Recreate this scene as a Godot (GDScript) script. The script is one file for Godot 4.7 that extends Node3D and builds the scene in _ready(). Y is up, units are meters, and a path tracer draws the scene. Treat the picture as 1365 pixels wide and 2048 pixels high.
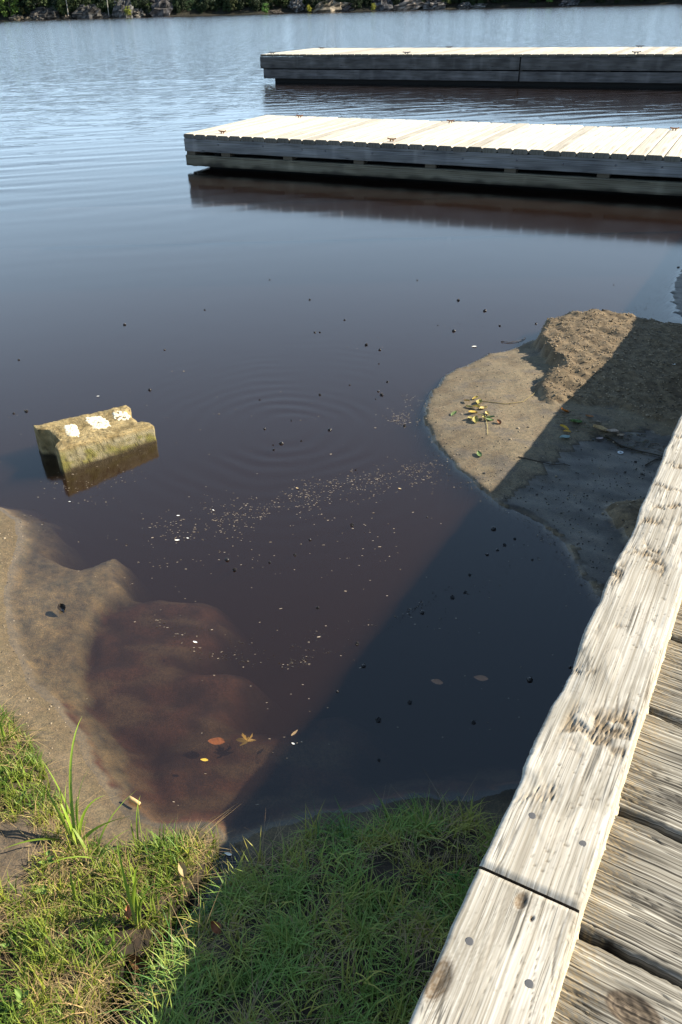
extends Node3D
# A tannin-brown lake cove beside a low timber boardwalk, with two floating docks and a far wooded shore.

const PIER_TURN := -0.5184        # the boardwalk runs 29.7 degrees to the right of -z
const WATER_FAR := -186.0
var noise_a := FastNoiseLite.new()
var noise_b := FastNoiseLite.new()
var noise_c := FastNoiseLite.new()
var cell := FastNoiseLite.new()
var rng := RandomNumberGenerator.new()
var names := {}
var M := {}

# ---------------------------------------------------------------- naming
func numbered(called: String) -> String:
	var n: int = names.get(called, 0)
	names[called] = n + 1
	return called if n == 0 else "%s_%03d" % [called, n]

func tag(o: Node, label: String, category := "", group := "", kind := "") -> void:
	if label != "":
		o.set_meta("label", label)
	if category != "":
		o.set_meta("category", category)
	if group != "":
		o.set_meta("group", group)
	if kind != "":
		o.set_meta("kind", kind)

func thing(called: String, at: Vector3, label: String, category: String, group := "", turn := 0.0) -> Node3D:
	var o := Node3D.new()
	o.name = numbered(called)
	add_child(o)
	o.position = at
	o.rotation.y = turn
	tag(o, label, category, group)
	return o

func put(called: String, mesh: Mesh, mat: Material, parent: Node = self, xf := Transform3D()) -> MeshInstance3D:
	var o := MeshInstance3D.new()
	o.mesh = mesh
	if mat:
		o.material_override = mat
	o.name = numbered(called) if parent == self else called
	parent.add_child(o, true)
	o.transform = xf
	return o

# ---------------------------------------------------------------- meshes
func sm(a: float, b: float, x: float) -> float:
	return smoothstep(a, b, x)

func indexed(v: PackedVector3Array, idx: PackedInt32Array, col := PackedColorArray(), uv := PackedVector2Array(), flat := false) -> ArrayMesh:
	var arr := []
	arr.resize(Mesh.ARRAY_MAX)
	if flat:
		var v2 := PackedVector3Array()
		var n2 := PackedVector3Array()
		var c2 := PackedColorArray()
		for k in range(0, idx.size(), 3):
			var n := (v[idx[k + 2]] - v[idx[k]]).cross(v[idx[k + 1]] - v[idx[k]]).normalized()
			for q in 3:
				v2.append(v[idx[k + q]])
				n2.append(n)
				if col.size():
					c2.append(col[idx[k + q]])
		arr[Mesh.ARRAY_VERTEX] = v2
		arr[Mesh.ARRAY_NORMAL] = n2
		if col.size():
			arr[Mesh.ARRAY_COLOR] = c2
	else:
		var nn := PackedVector3Array()
		nn.resize(v.size())
		for k in range(0, idx.size(), 3):
			var a := idx[k]
			var b := idx[k + 1]
			var c := idx[k + 2]
			var n := (v[c] - v[a]).cross(v[b] - v[a])
			nn[a] += n
			nn[b] += n
			nn[c] += n
		for k in nn.size():
			nn[k] = nn[k].normalized() if nn[k].length_squared() > 0.0 else Vector3.UP
		arr[Mesh.ARRAY_VERTEX] = v
		arr[Mesh.ARRAY_NORMAL] = nn
		arr[Mesh.ARRAY_INDEX] = idx
		if col.size():
			arr[Mesh.ARRAY_COLOR] = col
		if uv.size():
			arr[Mesh.ARRAY_TEX_UV] = uv
	var m := ArrayMesh.new()
	m.add_surface_from_arrays(Mesh.PRIMITIVE_TRIANGLES, arr)
	return m

func grid_index(nx: int, nz: int) -> PackedInt32Array:
	var idx := PackedInt32Array()
	idx.resize((nx - 1) * (nz - 1) * 6)
	var k := 0
	for j in nz - 1:
		for i in nx - 1:
			var a := j * nx + i
			idx[k] = a
			idx[k + 1] = a + 1
			idx[k + 2] = a + nx + 1
			idx[k + 3] = a
			idx[k + 4] = a + nx + 1
			idx[k + 5] = a + nx
			k += 6
	return idx

# a box with its long edges chamfered; size along x, y, z; centred; tint by noise
func chamfer_box(s: Vector3, c: float, base := Color(1, 1, 1), end_tone := 1.0) -> ArrayMesh:
	var v := PackedVector3Array()
	var idx := PackedInt32Array()
	var col := PackedColorArray()
	var p := [Vector2(-s.x / 2, -s.y / 2 + c), Vector2(-s.x / 2, s.y / 2 - c), Vector2(-s.x / 2 + c, s.y / 2), Vector2(s.x / 2 - c, s.y / 2), Vector2(s.x / 2, s.y / 2 - c), Vector2(s.x / 2, -s.y / 2 + c), Vector2(s.x / 2 - c, -s.y / 2), Vector2(-s.x / 2 + c, -s.y / 2)]
	for e in [-1.0, 1.0]:
		for q in p:
			v.append(Vector3(q.x, q.y, e * s.z / 2))
			col.append(base)
	for k in 8:
		var a := k
		var b := (k + 1) % 8
		idx.append_array(PackedInt32Array([a, b + 8, b, a, a + 8, b + 8]))
	for k in 16:
		v.append(v[k])
		col.append(base * end_tone)
	for k in range(1, 7):
		idx.append_array(PackedInt32Array([16, 16 + k, k + 17, 24, k + 25, k + 24]))
	return indexed(v, idx, col, PackedVector2Array(), true)

# lathe around y: profile of (radius, height)
func lathe(p: Array, n := 12, flat := false) -> ArrayMesh:
	var v := PackedVector3Array()
	var idx := PackedInt32Array()
	for q in p:
		for k in n:
			var a := TAU * k / n
			v.append(Vector3(cos(a) * q.x, q.y, sin(a) * q.x))
	for j in p.size() - 1:
		for k in n:
			var a: int = j * n + k
			var b: int = j * n + (k + 1) % n
			idx.append_array(PackedInt32Array([a, b, b + n, a, b + n, a + n]))
	return indexed(v, idx, PackedColorArray(), PackedVector2Array(), flat)

# tapered tube along points
func tube(pts: Array, r0: float, r1: float, n := 6, st_v := PackedVector3Array(), st_i := PackedInt32Array()) -> ArrayMesh:
	var base := st_v.size()
	for k in pts.size():
		var d: Vector3 = (pts[mini(k + 1, pts.size() - 1)] - pts[maxi(k - 1, 0)]).normalized()
		var s := d.cross(Vector3(0.3, 0.2, 0.9)).normalized()
		var t := d.cross(s)
		var r := lerpf(r0, r1, float(k) / (pts.size() - 1))
		for q in n:
			var a := TAU * q / n
			st_v.append(pts[k] + (s * cos(a) + t * sin(a)) * r)
	for k in pts.size() - 1:
		for q in n:
			var a: int = base + k * n + q
			var b: int = base + k * n + (q + 1) % n
			st_i.append_array(PackedInt32Array([a, b, b + n, a, b + n, a + n]))
	for q in range(1, n - 1):
		var e: int = base + (pts.size() - 1) * n
		st_i.append_array(PackedInt32Array([base, base + q + 1, base + q, e, e + q, e + q + 1]))
	return indexed(st_v, st_i)

# ---------------------------------------------------------------- materials
func mat(c: Color, rough := 0.9, vcol := false) -> StandardMaterial3D:
	var m := StandardMaterial3D.new()
	m.albedo_color = c.linear_to_srgb() if not vcol else Color.WHITE
	m.roughness = rough
	m.metallic_specular = 0.35
	m.vertex_color_use_as_albedo = vcol
	return m

func speckle(size: int, seed_: int, lo: float, hi: float, fine: float) -> ImageTexture:
	# a tileable multiplier of grain tones; sharp grains over soft patches
	var im := Image.create(size, size, false, Image.FORMAT_RGB8)
	var n := FastNoiseLite.new()
	n.seed = seed_
	n.noise_type = FastNoiseLite.TYPE_CELLULAR
	n.cellular_return_type = FastNoiseLite.RETURN_CELL_VALUE
	n.frequency = fine
	n.fractal_type = FastNoiseLite.FRACTAL_NONE
	var cells := n.get_seamless_image(size, size)
	n.noise_type = FastNoiseLite.TYPE_SIMPLEX_SMOOTH
	n.frequency = 0.02
	n.fractal_type = FastNoiseLite.FRACTAL_FBM
	n.fractal_octaves = 4
	var soft := n.get_seamless_image(size, size)
	for y in size:
		for x in size:
			var a := cells.get_pixel(x, y).r
			var b := soft.get_pixel(x, y).r
			var g := lerpf(lo, hi, clampf(0.55 * a + 0.45 * b, 0, 1))
			var w := (a - 0.5) * 0.05
			im.set_pixel(x, y, Color(clampf(g + w, 0, 1), g, clampf(g - w * 1.4, 0, 1)))
	return ImageTexture.create_from_image(im)

func grain_tex(along_v: bool, seed_: int, lo: float, hairs := 0.85) -> ImageTexture:
	# fine wood grain: long hairlines and soft bands, drawn along u (or along v)
	var w := 512
	var im := Image.create(w, w, false, Image.FORMAT_RGB8)
	var n := FastNoiseLite.new()
	n.seed = seed_
	n.noise_type = FastNoiseLite.TYPE_SIMPLEX
	n.frequency = 1.0
	n.fractal_octaves = 2
	for y in w:
		for x in w:
			# closed in both directions by walking round two circles
			var a := TAU * x / w
			var c := TAU * y / w
			var warp := 0.035 * n.get_noise_3d(cos(a) * 0.7, sin(a) * 0.7, 5.0)
			var f1 := n.get_noise_3d(cos(c + warp) * 10.0, sin(c + warp) * 10.0, 0.35 * cos(a) + 0.2 * sin(a))
			var f2 := n.get_noise_3d(cos(c + warp) * 4.5 + 40, sin(c + warp) * 4.5, 0.25 * cos(a) - 0.15 * sin(a))
			var hair := 1.0 - sm(0.0, 0.10, absf(n.get_noise_3d(cos(c + warp) * 4.0, sin(c + warp) * 4.0 + 20, 0.3 * sin(a + 1.0))))
			hair *= sm(-0.1, 0.25, n.get_noise_3d(cos(a) * 0.7, sin(a) * 0.7, cos(c) * 2.0 + 9))
			var t := clampf(0.62 + 0.5 * f1 + 0.25 * f2, 0, 1)
			var g := lerpf(lo, 1.0, t) * (1.0 - hairs * hair)
			var col := Color(g, g * lerpf(0.96, 1.0, t), g * lerpf(0.90, 1.0, t))
			if along_v:
				im.set_pixel(y, x, col)
			else:
				im.set_pixel(x, y, col)
	return ImageTexture.create_from_image(im)

func noise_tex(freq: float, seed_: int, type := FastNoiseLite.TYPE_SIMPLEX_SMOOTH, normal := false, bump := 8.0, size := 512, oct := 4) -> NoiseTexture2D:
	var t := NoiseTexture2D.new()
	var n := FastNoiseLite.new()
	n.seed = seed_
	n.noise_type = type
	n.frequency = freq
	n.fractal_octaves = oct
	t.noise = n
	t.width = size
	t.height = size
	t.seamless = true
	t.as_normal_map = normal
	t.bump_strength = bump
	return t

func make_materials() -> void:
	var ground := mat(Color.WHITE, 0.92, true)
	ground.albedo_texture = speckle(512, 3, 0.62, 1.0, 0.16)
	ground.uv1_triplanar = true
	ground.uv1_world_triplanar = true
	ground.uv1_scale = Vector3.ONE * 4.3
	ground.heightmap_enabled = true
	ground.heightmap_texture = noise_tex(0.11, 9, FastNoiseLite.TYPE_SIMPLEX_SMOOTH, false, 8.0, 512, 3)
	ground.heightmap_scale = 0.07
	M.ground = ground
	var wet := ground.duplicate()
	wet.roughness = 0.42
	wet.metallic_specular = 0.4
	wet.heightmap_scale = 0.05
	M.wet = wet
	M.wood = mat(Color.WHITE, 0.85, true)
	var along_u := grain_tex(false, 12, 0.22)
	var along_u_soft := grain_tex(false, 16, 0.7, 0.4)
	var along_v := grain_tex(true, 14, 0.72, 0.4)
	M.wood.albedo_texture = along_v
	M.wood.uv1_triplanar = true
	M.wood.uv1_scale = Vector3(4.6, 4.6, 1.7)
	M.wood.heightmap_enabled = true
	M.wood.heightmap_texture = along_v
	M.wood.heightmap_scale = 0.025
	M.plank = M.wood.duplicate()
	M.plank.albedo_texture = along_u
	M.plank.heightmap_texture = along_u
	M.plank.uv1_scale = Vector3(1.9, 4.6, 4.6)
	M.plank.heightmap_scale = 0.05
	M.dock_wood = mat(Color.WHITE, 0.9, true)
	M.dock_wood.albedo_texture = along_u_soft
	M.dock_wood.uv1_triplanar = true
	M.dock_wood.uv1_scale = Vector3(0.7, 2.6, 2.6)
	M.deck_wood = M.dock_wood.duplicate()
	M.deck_wood.albedo_texture = along_v
	M.deck_wood.uv1_scale = Vector3(2.6, 2.6, 0.7)
	M.iron = mat(Color(0.10, 0.10, 0.105), 0.7)
	M.iron.metallic = 0.2
	M.rust = mat(Color(0.24, 0.11, 0.045), 0.85)
	M.galv = mat(Color(0.1, 0.1, 0.11), 0.6)
	M.leaf = mat(Color.WHITE, 0.6, true)
	M.leaf.backlight_enabled = true
	M.leaf.backlight = Color(0.35, 0.35, 0.35)
	M.blade = mat(Color.WHITE, 0.5, true)
	M.blade.backlight_enabled = true
	M.blade.backlight = Color(0.55, 0.55, 0.55)
	M.straw = mat(Color.WHITE, 0.8, true)
	M.foliage = mat(Color.WHITE, 0.7, true)
	M.foliage.backlight_enabled = true
	M.foliage.backlight = Color(0.4, 0.4, 0.4)
	M.rock = mat(Color.WHITE, 0.9, true)
	M.rock.albedo_texture = noise_tex(0.03, 15, FastNoiseLite.TYPE_SIMPLEX_SMOOTH, false, 8.0, 256)
	M.rock.albedo_color = Color(1.3, 1.3, 1.3)
	M.rock.uv1_triplanar = true
	M.rock.uv1_scale = Vector3.ONE * 0.35
	M.bark = mat(Color(0.1, 0.08, 0.06), 0.9)
	M.concrete = mat(Color.WHITE, 0.95, true)
	M.concrete.albedo_texture = speckle(256, 21, 0.7, 1.0, 0.22)
	M.concrete.uv1_triplanar = true
	M.concrete.uv1_scale = Vector3.ONE * 8.0
	M.concrete.heightmap_enabled = true
	M.concrete.heightmap_texture = noise_tex(0.13, 19, FastNoiseLite.TYPE_SIMPLEX_SMOOTH, false, 8.0, 256, 3)
	M.concrete.heightmap_scale = 0.3
	M.bubble = mat(Color(0.018, 0.016, 0.016), 0.25)
	M.flake = mat(Color.WHITE, 0.8, true)
	var w := StandardMaterial3D.new()
	w.transparency = BaseMaterial3D.TRANSPARENCY_ALPHA
	w.albedo_color = Color(1, 1, 1, 0.0)
	w.roughness = 0.1
	w.metallic_specular = 0.5
	M.water = w
	for k in 3:
		var r := w.duplicate()
		r.normal_enabled = true
		r.normal_texture = M.ripple_tex if M.has("ripple_tex") else noise_tex(0.02, 33, FastNoiseLite.TYPE_SIMPLEX_SMOOTH, true, 6.0, 1024, 4)
		M.ripple_tex = r.normal_texture
		r.normal_scale = [0.10, 0.18, 0.22][k]
		r.roughness = [0.1, 0.1, 0.1][k]
		r.heightmap_enabled = true
		if not M.has("swell_tex"):
			M.swell_tex = noise_tex(0.007, 61, FastNoiseLite.TYPE_SIMPLEX_SMOOTH, false, 8.0, 1024, 3)
		r.heightmap_texture = M.swell_tex
		r.heightmap_scale = [1.0, 2.2, 2.2][k]
		M["water_%d" % k] = r

# ---------------------------------------------------------------- shoreline shapes (x, z)
const SX0 := -2.4
const SZ0 := -4.8
const SC := 0.03
const SNX := 161
const SNZ := 181
var sd := {}

func sdf(poly: Array) -> PackedFloat32Array:
	var out := PackedFloat32Array()
	out.resize(SNX * SNZ)
	var pp := PackedVector2Array(poly)
	var lo := pp[0]
	var hi := pp[0]
	for q in pp:
		lo = lo.min(q)
		hi = hi.max(q)
	for j in SNZ:
		for i in SNX:
			var p := Vector2(SX0 + i * SC, SZ0 + j * SC)
			var away := Vector2(maxf(maxf(lo.x - p.x, p.x - hi.x), 0), maxf(maxf(lo.y - p.y, p.y - hi.y), 0)).length()
			if away > 0.6:
				out[j * SNX + i] = -away
				continue
			var best := 100.0
			for k in pp.size():
				best = minf(best, p.distance_squared_to(Geometry2D.get_closest_point_to_segment(p, pp[k], pp[(k + 1) % pp.size()])))
			best = sqrt(best)
			out[j * SNX + i] = best if Geometry2D.is_point_in_polygon(p, pp) else -best
	return out

func samp(f: PackedFloat32Array, x: float, z: float) -> float:
	var u := clampf((x - SX0) / SC, 0.0, SNX - 1.001)
	var w := clampf((z - SZ0) / SC, 0.0, SNZ - 1.001)
	var i := int(u)
	var j := int(w)
	u -= i
	w -= j
	var k := j * SNX + i
	return lerpf(lerpf(f[k], f[k + 1], u), lerpf(f[k + SNX], f[k + SNX + 1], u), w)

func seg_dist(p: Vector2, line: Array) -> float:
	var best := 100.0
	for k in line.size() - 1:
		best = minf(best, p.distance_squared_to(Geometry2D.get_closest_point_to_segment(p, line[k], line[k + 1])))
	return sqrt(best)

var gully := [Vector2(-0.218, -0.853), Vector2(-0.242, -0.777), Vector2(-0.287, -0.707), Vector2(-0.317, -0.662), Vector2(-0.339, -0.609), Vector2(-0.345, -0.556)]
var silt_line := [Vector2(-0.607, -1.245), Vector2(-0.563, -1.180), Vector2(-0.512, -1.100), Vector2(-0.466, -1.032), Vector2(-0.421, -0.979)]
var bare_spot := Vector2(0, 0)

func make_shapes() -> void:
	sd.land = sdf([Vector2(-1.896, -2.264), Vector2(-1.191, -2.106), Vector2(-1.018, -2.046), Vector2(-0.952, -1.975), Vector2(-0.913, -1.890), Vector2(-0.881, -1.712), Vector2(-0.854, -1.596), Vector2(-0.780, -1.435), Vector2(-0.692, -1.301), Vector2(-0.638, -1.246), Vector2(-0.573, -1.174), Vector2(-0.519, -1.098), Vector2(-0.468, -1.026), Vector2(-0.427, -0.970), Vector2(-0.384, -0.937), Vector2(-0.323, -0.923), Vector2(-0.241, -0.920), Vector2(-0.216, -0.891), Vector2(-0.177, -0.898), Vector2(-0.125, -0.922), Vector2(-0.053, -0.944), Vector2(0.020, -0.951), Vector2(0.095, -0.968), Vector2(0.188, -0.972), Vector2(0.283, -0.982), Vector2(0.340, -0.990), Vector2(0.570, -1.005), Vector2(1.2, -1.1), Vector2(2.6, -1.6), Vector2(2.6, 0.9), Vector2(-2.6, 0.9), Vector2(-2.6, -2.4)])
	sd.shelf = sdf([Vector2(-1.179, -2.077), Vector2(-0.971, -1.997), Vector2(-0.904, -1.907), Vector2(-0.830, -1.866), Vector2(-0.763, -1.826), Vector2(-0.709, -1.805), Vector2(-0.680, -1.828), Vector2(-0.669, -1.866), Vector2(-0.642, -1.865), Vector2(-0.603, -1.851), Vector2(-0.573, -1.790), Vector2(-0.567, -1.721), Vector2(-0.531, -1.665), Vector2(-0.492, -1.632), Vector2(-0.567, -1.623), Vector2(-0.597, -1.564), Vector2(-0.580, -1.427), Vector2(-0.564, -1.343), Vector2(-0.533, -1.295), Vector2(-0.551, -1.257), Vector2(-0.505, -1.220), Vector2(-0.458, -1.150), Vector2(-0.421, -1.066), Vector2(-0.400, -1.001), Vector2(-0.382, -0.965), Vector2(-0.364, -0.929), Vector2(-0.440, -0.885), Vector2(-0.697, -1.119), Vector2(-0.994, -1.612)])
	sd.maroon = sdf([Vector2(-0.591, -1.566), Vector2(-0.491, -1.626), Vector2(-0.394, -1.611), Vector2(-0.352, -1.537), Vector2(-0.404, -1.447), Vector2(-0.443, -1.371), Vector2(-0.402, -1.329), Vector2(-0.280, -1.333), Vector2(-0.313, -1.250), Vector2(-0.414, -1.217), Vector2(-0.521, -1.242), Vector2(-0.567, -1.343)])
	sd.near = sdf([Vector2(-0.424, -1.110), Vector2(-0.378, -1.188), Vector2(-0.287, -1.213), Vector2(-0.138, -1.194), Vector2(-0.002, -1.246), Vector2(0.048, -1.160), Vector2(0.023, -1.022), Vector2(-0.071, -0.936), Vector2(-0.212, -0.899), Vector2(-0.368, -0.924)])
	sd.spit = sdf([Vector2(0.308, -2.682), Vector2(0.299, -2.538), Vector2(0.319, -2.386), Vector2(0.359, -2.245), Vector2(0.400, -2.148), Vector2(0.426, -2.071), Vector2(0.467, -2.003), Vector2(0.540, -1.931), Vector2(0.586, -1.852), Vector2(0.607, -1.720), Vector2(0.622, -1.607), Vector2(0.636, -1.503), Vector2(0.642, -1.424), Vector2(0.680, -1.363), Vector2(1.2, -1.35), Vector2(2.6, -1.5), Vector2(2.6, -3.4), Vector2(1.513, -3.370), Vector2(1.348, -3.433), Vector2(1.351, -3.479), Vector2(1.283, -3.586), Vector2(1.128, -3.612), Vector2(0.947, -3.530), Vector2(0.865, -3.342), Vector2(0.795, -3.286), Vector2(0.650, -3.191), Vector2(0.543, -3.104), Vector2(0.425, -2.980), Vector2(0.348, -2.814)])
	sd.clump = sdf([Vector2(0.935, -3.451), Vector2(1.099, -3.519), Vector2(1.267, -3.513), Vector2(1.321, -3.383), Vector2(1.490, -3.325), Vector2(1.684, -3.201), Vector2(1.298, -2.309), Vector2(1.114, -2.430), Vector2(1.008, -2.576), Vector2(0.844, -2.623), Vector2(0.735, -2.647), Vector2(0.760, -2.813), Vector2(0.809, -2.873), Vector2(0.859, -2.889), Vector2(0.868, -2.939), Vector2(0.841, -3.024), Vector2(0.848, -3.202), Vector2(0.874, -3.308)])
	sd.small = sdf([Vector2(0.779, -1.955), Vector2(0.880, -1.964), Vector2(1.042, -1.970), Vector2(0.911, -1.636), Vector2(0.794, -1.725), Vector2(0.769, -1.838)])
	sd.mud = sdf([Vector2(0.480, -1.997), Vector2(0.542, -1.939), Vector2(0.587, -1.859), Vector2(0.609, -1.726), Vector2(0.625, -1.617), Vector2(0.645, -1.433), Vector2(0.829, -1.426), Vector2(1.186, -2.338), Vector2(1.049, -2.419), Vector2(0.839, -2.393), Vector2(0.667, -2.229)])
	sd.bar = sdf([Vector2(2.103, -4.683), Vector2(1.921, -4.487), Vector2(1.701, -4.082), Vector2(1.582, -3.767), Vector2(1.547, -3.552), Vector2(1.849, -3.462), Vector2(2.641, -4.088)])
	sd.grass_l = sdf([Vector2(-2.35, -1.05), Vector2(-1.038, -1.233), Vector2(-0.708, -1.186), Vector2(-0.642, -1.111), Vector2(-0.584, -1.023), Vector2(-0.533, -0.955), Vector2(-0.486, -0.896), Vector2(-0.414, -0.850), Vector2(-0.352, -0.879), Vector2(-0.311, -0.891), Vector2(-0.234, -0.869), Vector2(-0.236, -0.817), Vector2(-0.264, -0.752), Vector2(-0.297, -0.692), Vector2(-0.327, -0.644), Vector2(-0.343, -0.592), Vector2(-0.341, -0.510), Vector2(-0.6, -0.1), Vector2(-0.75, 0.58), Vector2(-2.35, 0.58)])
	sd.grass_r = sdf([Vector2(-0.188, -0.798), Vector2(-0.150, -0.831), Vector2(-0.105, -0.858), Vector2(-0.050, -0.891), Vector2(0.019, -0.884), Vector2(0.090, -0.915), Vector2(0.230, -0.911), Vector2(0.264, -0.862), Vector2(0.290, -0.823), Vector2(0.144, -0.413), Vector2(-0.285, -0.287), Vector2(-0.320, -0.529), Vector2(-0.301, -0.607), Vector2(-0.261, -0.670), Vector2(-0.225, -0.736)])

func land_height(x: float, z: float, d: float) -> float:
	var h := 0.0
	if d < 0.0:
		h = -0.34 * sm(0.0, 0.45, -d) - 0.02 * sm(0, 0.05, -d)
	else:
		h = 0.022 * (1.0 - exp(-d / 0.09)) + 0.035 * sm(0.1, 0.4, d)
	return h

func bed(x: float, z: float) -> Vector2:
	# height and, in y, which surface rules (0 bed, 1 land, 2 shelf, 3 spit, 4 clump, 5 near shelf, 6 mud)
	var wob := noise_a.get_noise_2d(x * 9, z * 9) * 0.022 + noise_a.get_noise_2d(x * 34, z * 34) * 0.009
	var h := -0.34 + noise_b.get_noise_2d(x * 3, z * 3) * 0.03
	if z < -4.0:
		h -= minf(2.4, 0.22 * (-4.0 - z))
	if absf(x) > 4.0:
		h -= minf(2.0, 0.2 * (absf(x) - 4.0))
	var which := 0.0
	var soft := noise_b.get_noise_2d(x * 4 + 3, z * 4) * 0.018 + noise_a.get_noise_2d(x * 26, z * 26) * 0.003
	var s := samp(sd.shelf, x, z) + soft
	if s > -0.2:
		var t := lerpf(-0.34, -0.007 - 0.013 * (1.0 - sm(0.03, 0.22, s)) + noise_b.get_noise_2d(x * 5, z * 5) * 0.004 + noise_a.get_noise_2d(x * 24, z * 24) * 0.0012, sm(-0.11, 0.05, s)) - 0.012 * sm(0.0, 0.3, s) * 0.0
		if t > h:
			h = t
			which = 2
	s = samp(sd.maroon, x, z) + soft
	if s > -0.2:
		var t := lerpf(-0.34, -0.044 + noise_b.get_noise_2d(x * 2.5, z * 9) * 0.014, sm(-0.26, -0.01, s))
		if t > h:
			h = t
			which = 5
	s = samp(sd.near, x, z) + soft
	if s > -0.3:
		var t := lerpf(-0.34, -0.046 + noise_b.get_noise_2d(x * 5, z * 5) * 0.009, sm(-0.30, 0.06, s))
		if t > h:
			h = t
			which = 5
	s = samp(sd.land, x, z) + noise_b.get_noise_2d(x * 8, z * 8) * 0.01 + wob * 0.15
	if s > -0.5:
		var t := land_height(x, z, s)
		if t > h:
			h = t
			which = 1 if s > -0.02 else which
	s = samp(sd.spit, x, z) + noise_b.get_noise_2d(x * 7, z * 7) * 0.010 + wob * 0.2
	if s > -0.5:
		var t := 0.0
		if s < 0:
			t = -0.34 * sm(-0.008, 0.09, -s)
		else:
			t = 0.012 * (1.0 - exp(-s / 0.02)) + 0.016 * sm(0.02, 0.25, s) + noise_b.get_noise_2d(x * 4, z * 4) * 0.006
		var m := samp(sd.mud, x, z) + wob
		if s > 0 and m > -0.1:
			t = lerpf(t, 0.0065 + noise_b.get_noise_2d(x * 5 + 9, z * 5) * 0.006 + noise_b.get_noise_2d(x * 18, z * 18) * 0.0012, sm(-0.1, 0.08, m))
		if t > h:
			h = t
			which = 6.0 if m > 0.0 else 3.0
	s = samp(sd.bar, x, z) + wob
	if s > -0.3:
		var t := lerpf(-0.34, 0.004, sm(-0.25, 0.05, s)) + noise_b.get_noise_2d(x * 9, z * 9) * 0.004
		if t > h:
			h = t
			which = 6
	s = samp(sd.clump, x, z) + wob * 0.9
	if s > -0.02:
		# a crumbling block of sand with a crisp broken edge on its left, sinking to the mud on its right
		var fall := sm(-2.95, -2.55, z - (x - 1.0) * 0.1)
		var t := h + (0.055 * (1.0 - 0.8 * fall) + noise_a.get_noise_2d(x * 40, z * 40) * 0.005 + noise_b.get_noise_2d(x * 12, z * 12) * 0.010) * sm(-0.006, 0.008, s) * (1.0 - 0.6 * sm(0.25, 0.8, s))
		if t > h:
			h = t
			which = 4
	s = samp(sd.small, x, z) + wob * 0.6
	if s > -0.02:
		var t := h + 0.03 * sm(-0.015, 0.02, s) + noise_a.get_noise_2d(x * 40, z * 40) * 0.003
		if t > h:
			h = t
			which = 4
	if which == 1 and z > -1.6:
		var g := seg_dist(Vector2(x, z), gully)
		if g < 0.2:
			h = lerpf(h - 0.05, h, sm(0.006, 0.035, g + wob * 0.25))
		var l := samp(sd.grass_l, x, z)
		h += 0.022 * sm(-0.01, 0.03, l) + noise_b.get_noise_2d(x * 8, z * 8) * 0.012 * sm(0.0, 0.08, l)
		var r := samp(sd.grass_r, x, z)
		h += 0.028 * sm(-0.03, 0.06, r) + noise_b.get_noise_2d(x * 8, z * 8) * 0.014 * sm(0.0, 0.08, r)
	return Vector2(h, which)

func mixc(a: Color, b: Color, t: float) -> Color:
	return a.lerp(b, clampf(t, 0, 1))

func bed_color(x: float, z: float, h: float, which: float) -> Color:
	var dry := Color(0.235, 0.19, 0.128)
	var damp := Color(0.165, 0.128, 0.085)
	var deep := Color(0.05, 0.026, 0.016)
	var n := noise_b.get_noise_2d(x * 11, z * 11)
	var f := noise_a.get_noise_2d(x * 30, z * 30)
	var c := deep
	match int(which):
		1:
			c = mixc(Color(0.15, 0.115, 0.072), Color(0.225, 0.18, 0.118), sm(0.0, 0.02, h + n * 0.008))
			var gr := maxf(samp(sd.grass_l, x, z), samp(sd.grass_r, x, z)) + n * 0.03
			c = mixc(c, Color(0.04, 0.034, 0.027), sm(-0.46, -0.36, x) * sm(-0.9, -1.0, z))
			c = mixc(c, Color(0.055, 0.042, 0.028), sm(-0.045, 0.01, gr))
			c = mixc(c, Color(0.15, 0.115, 0.08), 0.9 * sm(0.2, 0.06, Vector2(x, z).distance_to(Vector2(-0.585, -0.855))))
			if z > -1.5:
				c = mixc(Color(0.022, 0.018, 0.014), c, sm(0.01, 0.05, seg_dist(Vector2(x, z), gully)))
		2:
			c = mixc(Color(0.24, 0.165, 0.08), Color(0.16, 0.12, 0.066), 0.5 + n * 1.3)
			c = mixc(c, Color(0.085, 0.06, 0.035), 0.4 * sm(0.1, 0.5, noise_a.get_noise_2d(x * 16 + 40, z * 22)))
			c = mixc(c, Color(0.05, 0.045, 0.035), 0.5 * sm(0.35, 0.6, noise_a.get_noise_2d(x * 70, z * 70)))
			c = mixc(c, Color(0.15, 0.125, 0.085), sm(-0.006, 0.002, h))
			c = mixc(Color(0.085, 0.035, 0.018), c, sm(0.004, 0.03, seg_dist(Vector2(x, z), silt_line) + f * 0.01))
		3:
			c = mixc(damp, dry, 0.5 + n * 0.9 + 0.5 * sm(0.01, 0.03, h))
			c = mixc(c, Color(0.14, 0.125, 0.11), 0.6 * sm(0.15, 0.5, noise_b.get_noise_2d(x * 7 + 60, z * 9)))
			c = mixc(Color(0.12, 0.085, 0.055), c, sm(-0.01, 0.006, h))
			c = mixc(c, deep, sm(0.001, 0.025, -h))
		4:
			c = mixc(Color(0.14, 0.105, 0.066), Color(0.235, 0.178, 0.112), 0.5 + f * 1.4 + n * 0.5)
		5:
			c = mixc(Color(0.155, 0.066, 0.032), Color(0.075, 0.038, 0.021), 0.5 + n * 1.5)
			c = mixc(c, Color(0.17, 0.10, 0.05), sm(0.05, 0.4, noise_a.get_noise_2d(x * 4 + 7, z * 9)))
		6:
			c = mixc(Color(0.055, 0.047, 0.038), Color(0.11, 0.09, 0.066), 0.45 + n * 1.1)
		_:
			c = deep
	return c

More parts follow.
